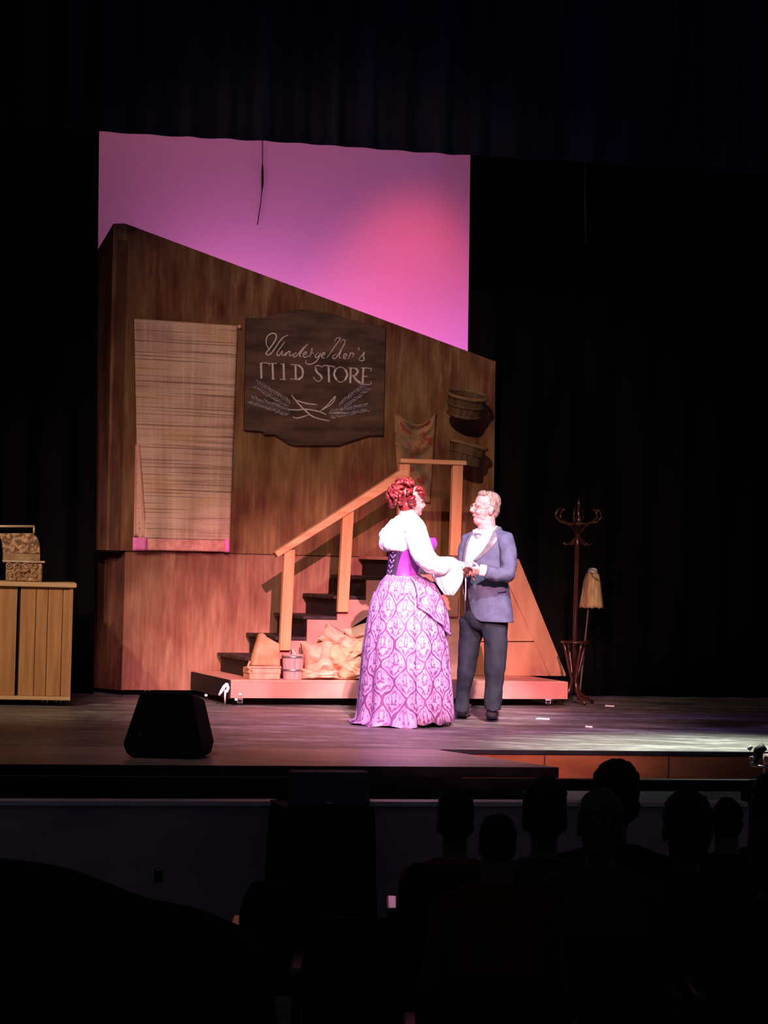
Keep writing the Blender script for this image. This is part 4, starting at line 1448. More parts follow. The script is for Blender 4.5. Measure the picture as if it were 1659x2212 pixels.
mf = Vector((-0.75, -0.66, 0)).normalized()
ml = Vector((-mf.y * -1, 0, 0))
ml = Vector((-mf.y, mf.x, 0))          # his left, towards the camera and picture right
man_loc = Vector((mp_(1030, 1500).x, MY + 0.08, 0.0))
HO = mp_(1046, 1128)
mb = MB()
hfw = Vector((-0.93, -0.36, 0)).normalized()
L, R = head_shapes(mb, HO, hfw, s=1.02, jowl=1.12, tilt=-0.08)
nk = mp_(1052, 1146)
mb.tube([HO + Vector((0.018, 0.006, 0.06)), mp_(1051, 1135), nk, mp_(1050, 1165)], [0.064, 0.070, 0.074, 0.080], 14)
hip = mp_(1046, 1330, 0.03)
mb.tube([mp_(1050, 1160), mp_(1047, 1200), mp_(1047, 1260), hip], [0.075, 0.085, 0.085, 0.09], 14)
# arms inside the sleeves
aL = [mp_(1090, 1168, -0.10), mp_(1097, 1205, -0.15), mp_(1093, 1238, -0.21), mp_(1064, 1237, -0.27), mp_(1040, 1232, -0.30)]
mb.tube([mp_(1055, 1165, -0.02)] + aL, [0.06, 0.052, 0.045, 0.042, 0.036, 0.027], 10)
aR = [mp_(1014, 1168, 0.13), mp_(1003, 1205, 0.12), mp_(1001, 1236, 0.06), mp_(1004, 1236, -0.08), mp_(1006, 1234, -0.16)]
mb.tube([mp_(1045, 1165, 0.03)] + aR, [0.06, 0.05, 0.045, 0.042, 0.036, 0.027], 10)
legs = ([mp_(1067, 1340, -0.03), mp_(1069, 1440, -0.06), mp_(1063, 1535, 0.0), Vector((mp_(1062, 1550).x, MY + 0.02, 0.06))],
        [mp_(1023, 1340, 0.10), mp_(1010, 1440, 0.15), mp_(1001, 1530, 0.22), Vector((mp_(999, 1545).x, MY + 0.22, 0.06))])
for lg in legs:
    mb.tube([hip] + lg, [0.085, 0.060, 0.042, 0.026, 0.022], 10)
hand(mb, mp_(1039, 1233, -0.30), (-1, 0.05, 0.02), (0.1, 0.75, 0.65), -1, 0.98, 0.95, 0.9)
hand(mb, mp_(1010, 1236, -0.14), (-0.6, -0.75, 0.1), (-0.5, 0.4, 0.7), -1, 0.95, 0.8, 0.6)
man = mb.blend('person', M['skin'], None, 0.0045, 3, loc=man_loc)
tag(man, 'man in blue dinner jacket and bow tie facing the woman', 'person')
face_parts(man, L, R)
# hair
hb_ = MB()
hb_.ell(L(-0.030, 0, 0.158), (0.090, 0.084, 0.084), 18, 12, R)
hb_.ell(L(-0.066, 0, 0.100), (0.045, 0.074, 0.075), 18, 12, R)
hb_.ell(L(0.025, 0, 0.205), (0.050, 0.058, 0.036), 14, 9, R)
for k in (-1, 1):
    hb_.ell(L(-0.028, k * 0.062, 0.125), (0.040, 0.024, 0.050), 12, 8, R)
hb_.blend('hair', M['hair_grey'], man, 0.005, 3, disp=0.006, dscale=38)
g = MB()
for k in (-1, 1):
    g.ring(L(0.098, k * 0.034, 0.104), 0.024, 0.0022, R @ Vector((1, 0, 0)), 18, 5)
    g.tube([L(0.096, k * 0.057, 0.106), L(0.05, k * 0.080, 0.108), L(-0.01, k * 0.086, 0.112)], 0.002, 5)
g.tube([L(0.100, -0.011, 0.106), L(0.104, 0, 0.109), L(0.100, 0.011, 0.106)], 0.002, 5)
g.build('glasses', M['gold'], man, True)

rows = [  # picture row, centre x, half width, half depth, left front edge, right front edge (degrees from the front)
    (1136, 1056, 0.092, 0.086, 88, -60), (1148, 1053, 0.135, 0.090, 54, -29), (1160, 1051, 0.178, 0.105, 44, -28),
    (1172, 1050, 0.200, 0.118, 36, -27), (1190, 1048, 0.206, 0.128, 26, -26), (1215, 1046, 0.204, 0.136, 4, -27),
    (1240, 1047, 0.200, 0.140, -12, -38), (1265, 1049, 0.200, 0.142, -19, -48), (1290, 1052, 0.204, 0.144, -21, -55),
    (1318, 1055, 0.212, 0.146, -15, -60), (1334, 1056, 0.217, 0.149, -4, -64), (1343, 1057, 0.219, 0.150, 16, -68)]


def mring(i, k=1.0, full=False, n=44, p=None):
    y, cx, a, b, e0, e1 = rows[i]
    c = mp_(cx, y, 0.02)
    if full:
        return ering(c, mf, ml, a * k, b * k, n)
    wob = lambda ph: 0.012 * math.sin(ph * 3 + i * 0.9) + 0.008 * math.sin(ph * 7 - i * 1.7)
    return ering(c, mf, ml, a * k, b * k, n, math.radians(e0), math.radians(360 + e1), wob if i > 3 else None)


jk = MB().loft([mring(i) for i in range(len(rows))], closed=False).build('jacket', M['jacket'], man, True, solid=0.010, sub=1)
sl_ = MB()
sl_.tube([mp_(1074, 1160, -0.06), mp_(1090, 1166, -0.11), mp_(1098, 1190, -0.15), mp_(1098, 1218, -0.19), mp_(1093, 1240, -0.23),
          mp_(1072, 1241, -0.27), mp_(1049, 1235, -0.295)], [0.062, 0.072, 0.069, 0.066, 0.066, 0.060, 0.052], 16)
sl_.ell(mp_(1094, 1242, -0.22), (0.066, 0.066, 0.062), 14, 9)
sl_.blend('sleeve', M['jacket'], man, 0.007, 5, disp=0.012, dscale=11)
sl_ = MB()
sl_.tube([mp_(1028, 1160, 0.09), mp_(1012, 1167, 0.13), mp_(1005, 1195, 0.14), mp_(1003, 1222, 0.10), mp_(1003, 1240, 0.04),
          mp_(1005, 1238, -0.06), mp_(1006, 1236, -0.11)], [0.055, 0.064, 0.062, 0.060, 0.058, 0.050, 0.046], 14)
sl_.blend('sleeve', M['jacket'], man, 0.008, 5, disp=0.01, dscale=11)
# white cuffs
MB().tube([mp_(1048, 1234, -0.295), mp_(1036, 1231, -0.302)], [0.047, 0.044], 14).build('cuff', M['shirt'], man, True)
MB().tube([mp_(1007, 1236, -0.105), mp_(1008, 1235, -0.145)], [0.042, 0.040], 14).build('cuff', M['shirt'], man, True)
# shirt front, waistcoat, collar, bow tie, lapels
MB().loft([mring(i, 0.945, True) for i in range(0, 8)], cap=True).build('shirt', M['shirt'], man, True, sub=1)
MB().loft([mring(i, 0.955, True) for i in range(7, 11)], cap=True).build('waistcoat', M['vest'], man, True, sub=1)
cr = []
for z, rr in ((1157, 0.090), (1148, 0.085), (1140, 0.082)):
    c = mp_(1050, z, 0.0)
    cr.append([c + (mf * math.cos(a) + ml * math.sin(a)) * rr + Vector((0, 0, 0.020 * -math.cos(a)))
               for a in [2 * math.pi * k / 24 for k in range(24)]])
MB().loft(cr).build('collar', M['shirt'], man, True, solid=0.005)
bt = mp_(1034, 1149, -0.06)
bv = (ml * 0.9 + mf * 0.1).normalized()
for s in (-1, 1):
    rr = []
    for k, hgt in ((0.0, 0.010), (0.02, 0.018), (0.05, 0.030), (0.058, 0.026)):
        c = bt + bv * (s * k) + mf * (0.020 - k * 0.12)
        rr.append([c + Vector((0, 0, hgt)), c + mf * 0.010, c - Vector((0, 0, hgt)), c - mf * 0.010])
    MB().loft(rr, cap=True).build('bow', M['shirt'], man, True, sub=1)
MB().ell(bt + mf * 0.022, (0.012, 0.012, 0.013), 10, 7).build('knot', M['shirt'], man, True)
lp_, pp, qq = [], [], []
for i in range(0, 6):
    y, cx, a, b, e0, e1 = rows[i]
    c = mp_(cx, y, 0.02)
    wide = (16, 22, 26, 24, 18, 7)[i]
    ring = []
    for k in range(6):
        ph = math.radians(e0 + wide * k / 5)
        ring.append(c + (mf * b * math.cos(ph) + ml * a * math.sin(ph)) * (1.045 + 0.02 * math.sin(k / 5 * math.pi)))
    lp_.append(ring)
    ph = math.radians(e0 - 1)
    pp.append(c + (mf * b * math.cos(ph) + ml * a * math.sin(ph)) * 1.06)
    ph = math.radians(e1 + 2)
    qq.append(c + (mf * b * math.cos(ph) + ml * a * math.sin(ph)) * 1.05)
MB().loft(lp_, closed=False).build('lapel', M['satin'], man, True, solid=0.006, sub=1)
MB().tube(pp, 0.004, 6).build('lapel_piping', M['shirt'], man, True)
lp_ = []
for i in range(1, 7):
    y, cx, a, b, e0, e1 = rows[i]
    c = mp_(cx, y, 0.02)
    wide = (16, 22, 22, 18, 14, 6)[i - 1]
    lp_.append([c + (mf * b * math.cos(math.radians(e1 - wide * k / 5)) + ml * a * math.sin(math.radians(e1 - wide * k / 5))) * 1.045 for k in range(6)])
MB().loft(lp_, closed=False).build('lapel', M['satin'], man, True, solid=0.006, sub=1)
MB().tube([mp_(1006, 1246, -0.155), mp_(1006, 1270, -0.15), mp_(1005, 1297, -0.14)], [0.014, 0.013, 0.010], 8, flat=0.4).build('shirt_tail', M['shirt'], man, True)
pk = [rows[8][1], rows[8][2], rows[8][3]]
pts = []
for k in range(8):
    ph = math.radians(62 + 28 * k / 7)
    c = mp_(rows[8][1], 1279 - k * 0.5, 0.02)
    pts.append(c + (mf * pk[2] * math.cos(ph) + ml * pk[1] * math.sin(ph)) * 1.045)
MB().tube(pts, 0.006, 6, flat=0.5).build('pocket_welt', M['vest'], man, True)
# trousers and shoes
tb = MB()
tb.ell(mp_(1050, 1335, 0.03), (0.165, 0.135, 0.12), 18, 10)
tb.tube([mp_(1068, 1340, -0.03), mp_(1070, 1385, -0.05), mp_(1070, 1440, -0.05), mp_(1066, 1500, -0.01), mp_(1064, 1533, 0.01)],
        [0.108, 0.096, 0.082, 0.070, 0.070], 16)
tb.tube([mp_(1022, 1340, 0.08), mp_(1014, 1385, 0.12), mp_(1008, 1440, 0.16), mp_(1000, 1500, 0.21), mp_(997, 1536, 0.23)],
        [0.104, 0.088, 0.072, 0.056, 0.058], 16)
tb.blend('trousers', M['trouser'], man, 0.008, 4, disp=0.016, dscale=7)


def shoe(parent, heel, toe, mat, s=1.0):
    d = (toe - heel)
    d.z = 0
    d.normalize()
    Lg = 0.27 * s
    b = MB()
    h = Vector((heel.x, heel.y, 0.0))
    b.tube([h + Vector((0, 0, 0.045)), h + d * 0.05 + Vector((0, 0, 0.05)), h + d * 0.14 * s + Vector((0, 0, 0.042)), h + d * 0.21 * s + Vector((0, 0, 0.036)),
            h + d * Lg + Vector((0, 0, 0.026))], [0.038, 0.046, 0.050, 0.052, 0.028], 12, flat=0.9)
    b.tube([h + d * 0.03 + Vector((0, 0, 0.06)), h + d * 0.03 + Vector((0, 0, 0.10))], [0.042, 0.040], 12)
    o = b.blend('shoe', mat, parent, 0.006, 4)
    so = MB().tube([h + Vector((0, 0, 0.010)), h + d * 0.12 * s + Vector((0, 0, 0.010)), h + d * 0.22 * s + Vector((0, 0, 0.010)), h + d * (Lg + 0.01) + Vector((0, 0, 0.012))],
                   [0.034, 0.036, 0.044, 0.022], 10, flat=0.22)
    so.build('sole', M['rubber'], o, True)


for lg in legs:
    MB().tube([lg[2] + Vector((0, 0, 0.03)), lg[2].lerp(lg[3], 0.6), lg[3] + Vector((0, 0, -0.01))], [0.040, 0.042, 0.044], 12).build('sock', M['vest'], man, True)
shoe(man, FL(1067, 1551), FL(1049, 1567), M['shoe'])
shoe(man, FL(1008, 1547), FL(978, 1556), M['shoe'])

# ------------------------------------------------------------------ the woman in the lilac damask dress
WY = 17.40


def wp_(x, y, dy=0.0):
    return P(x, y, WY + dy)


wf = Vector((0.82, 0.57, 0)).normalized()
wr = Vector((wf.y, -wf.x, 0))           # her right, towards the camera
HO = wp_(888, 1113)
mb = MB()
L, R = head_shapes(mb, HO, Vector((0.90, 0.40, 0)), s=0.96, nose=0.97, jowl=1.05, tilt=-0.03)
mb.tube([HO + Vector((-0.01, 0, 0.06)), wp_(884, 1114), wp_(880, 1126), wp_(876, 1145)], [0.052, 0.052, 0.056, 0.08], 14)
whip = wp_(870, 1250)
mb.tube([wp_(876, 1140), wp_(874, 1165), wp_(870, 1200), wp_(869, 1235), whip], [0.10, 0.12, 0.105, 0.095, 0.11], 14)
wa = [wp_(894, 1140, -0.14), wp_(912, 1185, -0.20), wp_(928, 1216, -0.24), wp_(962, 1225, -0.18), wp_(996, 1223, 0.05)]
mb.tube([wp_(878, 1140)] + wa, [0.07, 0.05, 0.042, 0.038, 0.034, 0.023], 10)
wa2 = [wp_(850, 1142, 0.13), wp_(880, 1190, 0.22), wp_(910, 1222, 0.26), wp_(960, 1228, 0.26), wp_(992, 1230, 0.26)]
mb.tube([wp_(876, 1140)] + wa2, [0.07, 0.05, 0.042, 0.038, 0.034, 0.023], 10)
for k, (x, dy) in enumerate(((905, 0.02), (880, 0.16))):
    mb.tube([whip, wp_(872 + 10 * (1 - k), 1300, dy), wp_(x - 5, 1430, dy), Vector((wp_(x - 10, 1540).x, WY + dy, 0.08))], [0.10, 0.085, 0.06, 0.04], 10)
hand(mb, wp_(997, 1223, 0.07), (0.75, 0.62, -0.05), (0.1, 0.1, -1.0), 1, 0.88, 0.7, 0.5)
hand(mb, wp_(993, 1231, 0.27), (0.9, 0.1, -0.1), (0.1, 0.1, -1.0), -1, 0.88, 0.7, 0.5)
woman = mb.blend('person', M['skin'], None, 0.0045, 3, loc=Vector((wp_(875, 1500).x, WY + 0.05, 0.0)))
tag(woman, 'woman in white blouse and lilac damask skirt, auburn curls pinned up', 'person')
face_parts(woman, L, R, 0.95)
# piled-up curls
hc = wp_(876, 1071)
hr_ = MB()
hr_.ell(hc + Vector((-0.004, 0, 0.004)), (0.098, 0.096, 0.092), 18, 12)
hr_.ell(L(-0.045, 0, 0.075), (0.055, 0.066, 0.060), 14, 9, R)
rr_ = random.Random(12)
for k in range(95):
    th = math.acos(rr_.uniform(-0.62, 1.0))
    ph = rr_.uniform(0, 2 * math.pi)
    d = Vector((math.sin(th) * math.cos(ph), math.sin(th) * math.sin(ph), math.cos(th)))
    if d.x > 0.62 and d.z < -0.1:
        continue
    c = hc + Vector((d.x * 0.112, d.y * 0.108, d.z * 0.103))
    ax = (d.cross(Vector((rr_.uniform(-1, 1), rr_.uniform(-1, 1), rr_.uniform(-1, 1))))).normalized()
    sd = d.cross(ax).normalized()
    r0 = rr_.uniform(0.016, 0.030)
    pts = []
    for q in range(8):
        a = -0.3 + 4.0 * q / 7
        pts.append(c + (d * math.sin(a) + sd * math.cos(a)) * r0 + ax * 0.010 * (q / 7 - 0.5) * 3)
    hr_.tube(pts, [0.005, 0.011, 0.014, 0.0155, 0.015, 0.013, 0.010, 0.004], 8)
hr_.build('hair', M['hair_red'], woman, True)
# blouse with puffed sleeves, fused into one cloth
bl = MB()
brows = [(1108, 883, 0.058, 0.056), (1116, 881, 0.095, 0.080), (1126, 878, 0.145, 0.112), (1140, 875, 0.182, 0.140), (1158, 872, 0.196, 0.160),
         (1174, 869, 0.192, 0.166), (1184, 868, 0.180, 0.158), (1192, 868, 0.155, 0.138)]
bl.loft([ering(wp_(cx, y), wf, wr, a, b, 32) for y, cx, a, b in brows], cap=True)
bl.tube([wp_(880, 1136, -0.09), wp_(894, 1146, -0.15), wp_(904, 1172, -0.19), wp_(916, 1200, -0.23), wp_(932, 1218, -0.25), wp_(955, 1224, -0.23), wp_(978, 1222, -0.12), wp_(996, 1222, 0.02)],
        [0.075, 0.088, 0.090, 0.086, 0.078, 0.064, 0.046, 0.034], 18)
bl.tube([wp_(862, 1138, 0.09), wp_(846, 1150, 0.16), wp_(862, 1180, 0.22), wp_(890, 1212, 0.26), wp_(920, 1222, 0.27), wp_(960, 1226, 0.27), wp_(985, 1228, 0.27)],
        [0.070, 0.085, 0.088, 0.080, 0.070, 0.055, 0.04], 16)
bl.ell(wp_(834, 1160, 0.10), (0.055, 0.09, 0.075), 14, 9)
bl.blend('blouse', M['shirt'], woman, 0.007, 4, disp=0.016, dscale=13)
# hanging ruffled cuffs
for cx, cy, dy, k in ((973, 1243, -0.14, 1.0), (962, 1246, 0.24, 0.85)):
    rf = MB()
    rings = []
    for j in range(13):
        v = j / 12
        c = wp_(cx - 6 + 4 * v, 1202 + 84 * v * k, dy)
        prof_ = math.sin(math.pi * (0.10 + 0.86 * v)) ** 0.7
        rx, ry = 0.108 * prof_ * k, 0.075 * prof_ * k
        rings.append([c + Vector((rx * math.cos(a) * (1 + 0.12 * v * math.sin(9 * a)), ry * math.sin(a) * (1 + 0.12 * v * math.sin(9 * a + 1)), 0.010 * v * math.sin(7 * a)))
                      for a in [2 * math.pi * q / 40 for q in range(40)]])
    rf.loft(rings, cap=True)
    rf.build('ruffle_cuff', M['shirt'], woman, True, sub=1)
cl_ = []
for y, rr in ((1117, 0.070), (1109, 0.062), (1102, 0.060)):
    cl_.append([wp_(882, y) + (wf * math.cos(a) + wr * math.sin(a)) * rr + Vector((0, 0, -0.018 * math.cos(a))) for a in [2 * math.pi * k / 24 for k in range(24)]])
MB().loft(cl_).build('collar', M['shirt'], woman, True, solid=0.006)
MB().prism([wp_(893, 1115, -0.07), wp_(902, 1120, -0.05), wp_(905, 1129, -0.06), wp_(895, 1127, -0.09)], Vector((0.004, 0.008, 0.0))).build('collar_flap', M['shirt'], woman, bevel=0.003)
# bodice
crow = [(1160, 897, 0.150, 0.150), (1170, 897, 0.168, 0.166), (1182, 894, 0.172, 0.172), (1196, 886, 0.160, 0.156), (1212, 878, 0.142, 0.132),
        (1228, 872, 0.128, 0.116), (1242, 870, 0.128, 0.116), (1252, 870, 0.136, 0.124)]
bod = MB().loft([ering(wp_(cx, y), wf, wr, a, b, 36) for y, cx, a, b in crow]).build('bodice', M['corset'], woman, True, solid=0.006, sub=1)
bk_ = []
for y, cx, a, b in crow[2:]:
    bk_.append(ering(wp_(cx, y), wf, wr, a * 1.025, b * 1.025, 12, math.radians(150), math.radians(235)))
MB().loft(bk_, closed=False).build('lacing_panel', M['corset_dark'], woman, True, solid=0.004)
for i in range(5):
    y = 1192 + i * 11
    ra, rb_ = None, None
    j = min(range(len(crow)), key=lambda q: abs(crow[q][0] - y))
    _, cx, a, b = crow[j]
    pts = [wp_(cx, y + (4 if k % 2 else -4)) + (wf * b * math.cos(math.radians(168 + 10 * k)) + wr * a * math.sin(math.radians(168 + 10 * k))) * 1.05 for k in range(4)]
    MB().tube(pts, 0.0035, 5).build('lace', M['swag'], woman, True)
# skirt
bnd = [(1234, 841, 900), (1244, 834, 912), (1258, 822, 932), (1280, 812, 944), (1310, 803, 953), (1350, 796, 961), (1400, 789, 967), (1450, 785, 971),
       (1500, 781, 975), (1535, 779, 977), (1552, 779, 978)]


def skirt_ring(y, x0, x1, n, p0, p1, add=0.0, amp=0.0, drop=None):
    c = wp_((x0 + x1) / 2, y)
    hw = (x1 - x0) / 2 * WY / FPX + add
    pts = []
    closed = abs(abs(p1 - p0) - 2 * math.pi) < 1e-6
    for k in range(n):
        a = p0 + (p1 - p0) * k / (n if closed else n - 1)
        q = 1 + amp * (math.sin(11 * a + 0.6) * 0.6 + math.sin(17 * a + 2.0 + y * 0.004) * 0.4)
        pts.append(Vector((c.x + hw * q * math.cos(a), c.y + hw * 0.92 * q * math.sin(a), c.z if drop is None else drop(a))))
    return pts


rings = []
for i, (y, x0, x1) in enumerate(bnd):
    rings.append(skirt_ring(y, x0, x1, 120, 0, 2 * math.pi, 0, 0.012 + 0.045 * (i / 10)))
zf = rings[-1][0].z
rings[-1] = [Vector((p.x, p.y, 0.030 + 0.012 * math.sin(k * 0.7))) for k, p in enumerate(rings[-1])]
MB().loft(rings, uv=lambda i, k: (k / 120 * 12.0, (bnd[i][0] - 1234) / 318 * 4.0)).build('skirt', M['damask'], woman, True, solid=0.004)
# long back panel with a train on the floor
rings = []
bnd2 = bnd[3:-1] + [(1552, 777, 979), (1560, 772, 982)]
A0, A1 = math.radians(-78), math.radians(-285)
for i, (y, x0, x1) in enumerate(bnd2):
    dr = None
    if i == len(bnd2) - 2:
        dr = lambda a: 0.035
    if i == len(bnd2) - 1:
        dr = lambda a: 0.008 + 0.008 * math.sin(9 * a)
    rings.append(skirt_ring(y, x0, x1, 90, A0, A1, 0.012 + 0.02 * (i / 9) ** 2 + (0.035 if dr and i == len(bnd2) - 1 else 0), 0.02 + 0.045 * i / 9, dr))
MB().loft(rings, closed=False, uv=lambda i, k: (0.3 + k / 89 * 6.9, (bnd2[i][0] - 1234) / 318 * 4.0)).build('overskirt', M['damask'], woman, True, solid=0.004)
# violet swag on the right hip
rings = []
for j in range(12):
    v = j / 11
    ring = []
    for k in range(24):
        h = k / 23
        a = math.radians(-72 + 66 * h)
        y = 1246 + v * (60 + 62 * h)
        i = max(q for q in range(len(bnd)) if bnd[q][0] <= y)
        i2 = min(i + 1, len(bnd) - 1)
        f_ = (y - bnd[i][0]) / max(1, bnd[i2][0] - bnd[i][0])
        x0 = bnd[i][1] + (bnd[i2][1] - bnd[i][1]) * f_
        x1 = bnd[i][2] + (bnd[i2][2] - bnd[i][2]) * f_
        c = wp_((x0 + x1) / 2, y)
        hw = (x1 - x0) / 2 * WY / FPX + 0.016 + 0.022 * math.sin(v * math.pi * 0.9)
        hw *= 1 + 0.035 * math.sin(h * 17 + v * 4)
        ring.append(Vector((c.x + hw * math.cos(a), c.y + hw * 0.92 * math.sin(a), c.z)))
    rings.append(ring)
MB().loft(rings, closed=False, uv=lambda i, k: (0.1 + k / 23 * 2.5, i / 11 * 1.3)).build('hip_swag', M['damask'], woman, True, solid=0.004)
MB().tube([r[0] for r in rings], 0.010, 6).build('swag_edge', M['swag'], woman, True)
MB().tube([p + Vector((0, 0, -0.004)) for p in rings[-1]], 0.010, 6).build('swag_edge', M['swag'], woman, True)
shoe(woman, FL(893, 1560), FL(930, 1563), M['shoe_brown'], 0.85)

# ================================================================== the house: audience, seats, pit desk
HF = -0.82
M['seat'] = noisy('dark_seat_plush', (0.020, 0.010, 0.012), (0.034, 0.018, 0.020), (9, 9, 9), 0.9, spec=0.05)
M['seat_wood'] = noisy('seat_arm_wood', (0.10, 0.05, 0.03), (0.18, 0.10, 0.06), (20, 4, 20), 0.3, spec=0.5)
M['hair_dark'] = noisy('dark_hair', (0.010, 0.008, 0.008), (0.020, 0.016, 0.015), (40, 40, 10), 0.7, 0.5, 3, spec=0.15)
M['hair_brown'] = noisy('brown_hair', (0.022, 0.014, 0.010), (0.040, 0.026, 0.018), (40, 40, 10), 0.7, 0.5, 3, spec=0.15)
M['hair_pale'] = noisy('pale_hair', (0.05, 0.042, 0.036), (0.085, 0.072, 0.06), (40, 40, 10), 0.7, 0.5, 3, spec=0.15)
M['cl_red'] = noisy('dark_red_top', (0.12, 0.012, 0.014), (0.17, 0.02, 0.022), (9, 9, 9), 0.9, spec=0.05)
M['cl_brown'] = noisy('brown_top', (0.06, 0.026, 0.014), (0.09, 0.04, 0.022), (9, 9, 9), 0.9, spec=0.05)
M['cl_grey'] = noisy('charcoal_top', (0.035, 0.038, 0.048), (0.055, 0.058, 0.07), (9, 9, 9), 0.9, spec=0.05)
M['cl_black'] = noisy('black_top', (0.012, 0.011, 0.012), (0.02, 0.018, 0.02), (9, 9, 9), 0.9, spec=0.05)


def spectator(label, px, ptop, Y, wid, hair, style, cloth, floor=HF, sh=0.19, seed=0, turn=0.0):
    top = P(px, ptop, Y)
    s = wid / 0.17
    hh = 0.24 * s
    O = Vector((top.x, Y, top.z - hh - 0.008))
    fw = Vector((math.sin(turn), math.cos(turn), 0))
    b = MB()
    L, R = head_shapes(b, O, fw, s=s)
    shz = O.z - 0.075
    seat = floor + 0.46
    n0 = Vector((O.x, O.y - 0.01, 0))
    b.tube([n0 + Vector((0, 0, O.z + 0.08)), n0 + Vector((0, 0, O.z - 0.02)), n0 + Vector((0, -0.02, shz - 0.05))], [0.052, 0.052, 0.07], 12)
    b.tube([n0 + Vector((0, -0.02, shz - 0.06)), n0 + Vector((0, -0.05, (shz + seat) / 2)), n0 + Vector((0, -0.08, seat + 0.10))], [0.11, 0.12, 0.12], 14)
    arms = []
    for k in (-1, 1):
        a = [n0 + Vector((k * 0.06, -0.02, shz - 0.03)), n0 + Vector((k * sh, -0.02, shz - 0.055)), n0 + Vector((k * (sh + 0.035), 0.01, shz - 0.30)),
             n0 + Vector((k * (sh - 0.02), 0.20, seat + 0.20)), n0 + Vector((k * 0.08, 0.30, seat + 0.17))]
        arms.append(a)
        b.tube(a, [0.055, 0.05, 0.042, 0.036, 0.026], 10)
        hand(b, a[-1], (-k * 0.4, 0.9, -0.1), (0, 0, -1), k, 0.95, 0.4, 0.4)
        b.tube([n0 + Vector((k * 0.08, -0.06, seat + 0.09)), n0 + Vector((k * 0.11, 0.36, seat + 0.08)), n0 + Vector((k * 0.11, 0.40, floor + 0.10)),
                n0 + Vector((k * 0.11, 0.50, floor + 0.035))], [0.075, 0.055, 0.038, 0.034], 10)
    base = Vector((O.x, O.y, floor))
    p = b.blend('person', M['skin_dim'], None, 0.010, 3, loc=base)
    tag(p, label, 'person', 'audience in front of the stage')
    h = MB()
    h.ell(L(-0.014, 0, 0.150), (0.108 * s, 0.088 * s, 0.100 * s), 18, 12, R)
    h.ell(L(-0.055, 0, 0.100), (0.055 * s, 0.078 * s, 0.080 * s), 18, 12, R)
    if style in ('long', 'bob'):
        zl = 0.0 if style == 'bob' else -0.12
        h.tube([L(-0.03, 0, 0.16), L(-0.05, 0, 0.08), L(-0.06, 0, zl)], [0.092 * s, 0.098 * s, 0.085 * s], 14, flat=0.75)
    if style == 'tall':
        h.ell(L(-0.02, 0, 0.20), (0.10 * s, 0.085 * s, 0.075 * s), 16, 10, R)
    h.blend('hair', M[hair], p, 0.009, 3, disp=0.012 if style != 'short' else 0.007, dscale=28)
    c = MB()
    c.tube([n0 + Vector((0, -0.015, O.z - 0.045)), n0 + Vector((0, -0.02, shz - 0.03)), n0 + Vector((0, -0.03, shz - 0.14)), n0 + Vector((0, -0.05, (shz + seat) / 2)),
            n0 + Vector((0, -0.08, seat + 0.06))], [0.066, 0.11, 0.15, 0.145, 0.15], 16)
    for a in arms:
        c.tube([a[0] + Vector((0, 0, 0.0)), a[1], a[2], a[3], a[3].lerp(a[4], 0.7)], [0.068, 0.066, 0.060, 0.050, 0.040], 12)
    c.blend('top', M[cloth], p, 0.012, 4, disp=0.010, dscale=9)
    t = MB()
    for k in (-1, 1):
        t.tube([n0 + Vector((k * 0.08, -0.10, seat + 0.09)), n0 + Vector((k * 0.11, 0.37, seat + 0.08)), n0 + Vector((k * 0.11, 0.41, floor + 0.12))], [0.092, 0.072, 0.058], 12)
        sh_ = MB().tube([n0 + Vector((k * 0.11, 0.36, floor + 0.045)), n0 + Vector((k * 0.11, 0.50, floor + 0.042)), n0 + Vector((k * 0.11, 0.61, floor + 0.03))], [0.042, 0.044, 0.026], 10)
        sh_.build('shoe', M['cl_black'], p, True)
    t.blend('trousers', M['cl_black'], p, 0.014, 3)
    return base


spots = []
G = [
    ('dark silhouette of a spectator in a red top, leftmost of the audience heads', 985, 1715, 9.95, 0.155, 'hair_dark', 'tall', 'cl_red', 0.17),
    ('small spectator with a round dark head, second from the left', 1076, 1755, 7.4, 0.118, 'hair_dark', 'short', 'cl_brown', 0.15),
    ('spectator with tall dark hair in front of the slanted stage corner', 1178, 1690, 9.05, 0.170, 'hair_brown', 'tall', 'cl_grey', 0.18),
    ('spectator with spiky dark hair, the tallest head below the orange fascia', 1331, 1654, 9.95, 0.198, 'hair_dark', 'tall', 'cl_black', 0.20),
    ('spectator with pale rounded hair in front of the tallest head', 1298, 1702, 8.2, 0.158, 'hair_pale', 'bob', 'cl_grey', 0.17),
    ('broad dark haired spectator below the right end of the fascia', 1486, 1705, 9.05, 0.188, 'hair_dark', 'bob', 'cl_black', 0.19),
    ('small headed spectator behind the broad dark haired one', 1571, 1721, 9.95, 0.132, 'hair_dark', 'short', 'cl_black', 0.16),
    ('spectator cut off by the right picture edge, upper head', 1672, 1680, 10.8, 0.205, 'hair_dark', 'tall', 'cl_black', 0.18),
    ('spectator cut off by the right picture edge, lower head', 1672, 1760, 8.2, 0.175, 'hair_brown', 'bob', 'cl_black', 0.18),
]
for i, (lb, px, pt_, Y, wd, hr, stl, clh, shh) in enumerate(G):
    spots.append((spectator(lb, px, pt_, Y, wd, hr, stl, clh, HF, shh, i), lb))
RISE = 0.08
tag(struct(MB().box((0, 4.1, (HF - 0.4) / 2 + 0.001), (16, 3.0, -0.4 - HF - 0.002)).build('floor_riser', M['housefloor'])),
    'raised middle floor of the auditorium', kind='structure')
tag(struct(MB().box((0, -0.5, (HF + RISE) / 2 + 0.001), (16, 6.0, RISE - HF - 0.002)).build('floor_riser', M['housefloor'])),
    'highest rear floor of the auditorium', kind='structure')
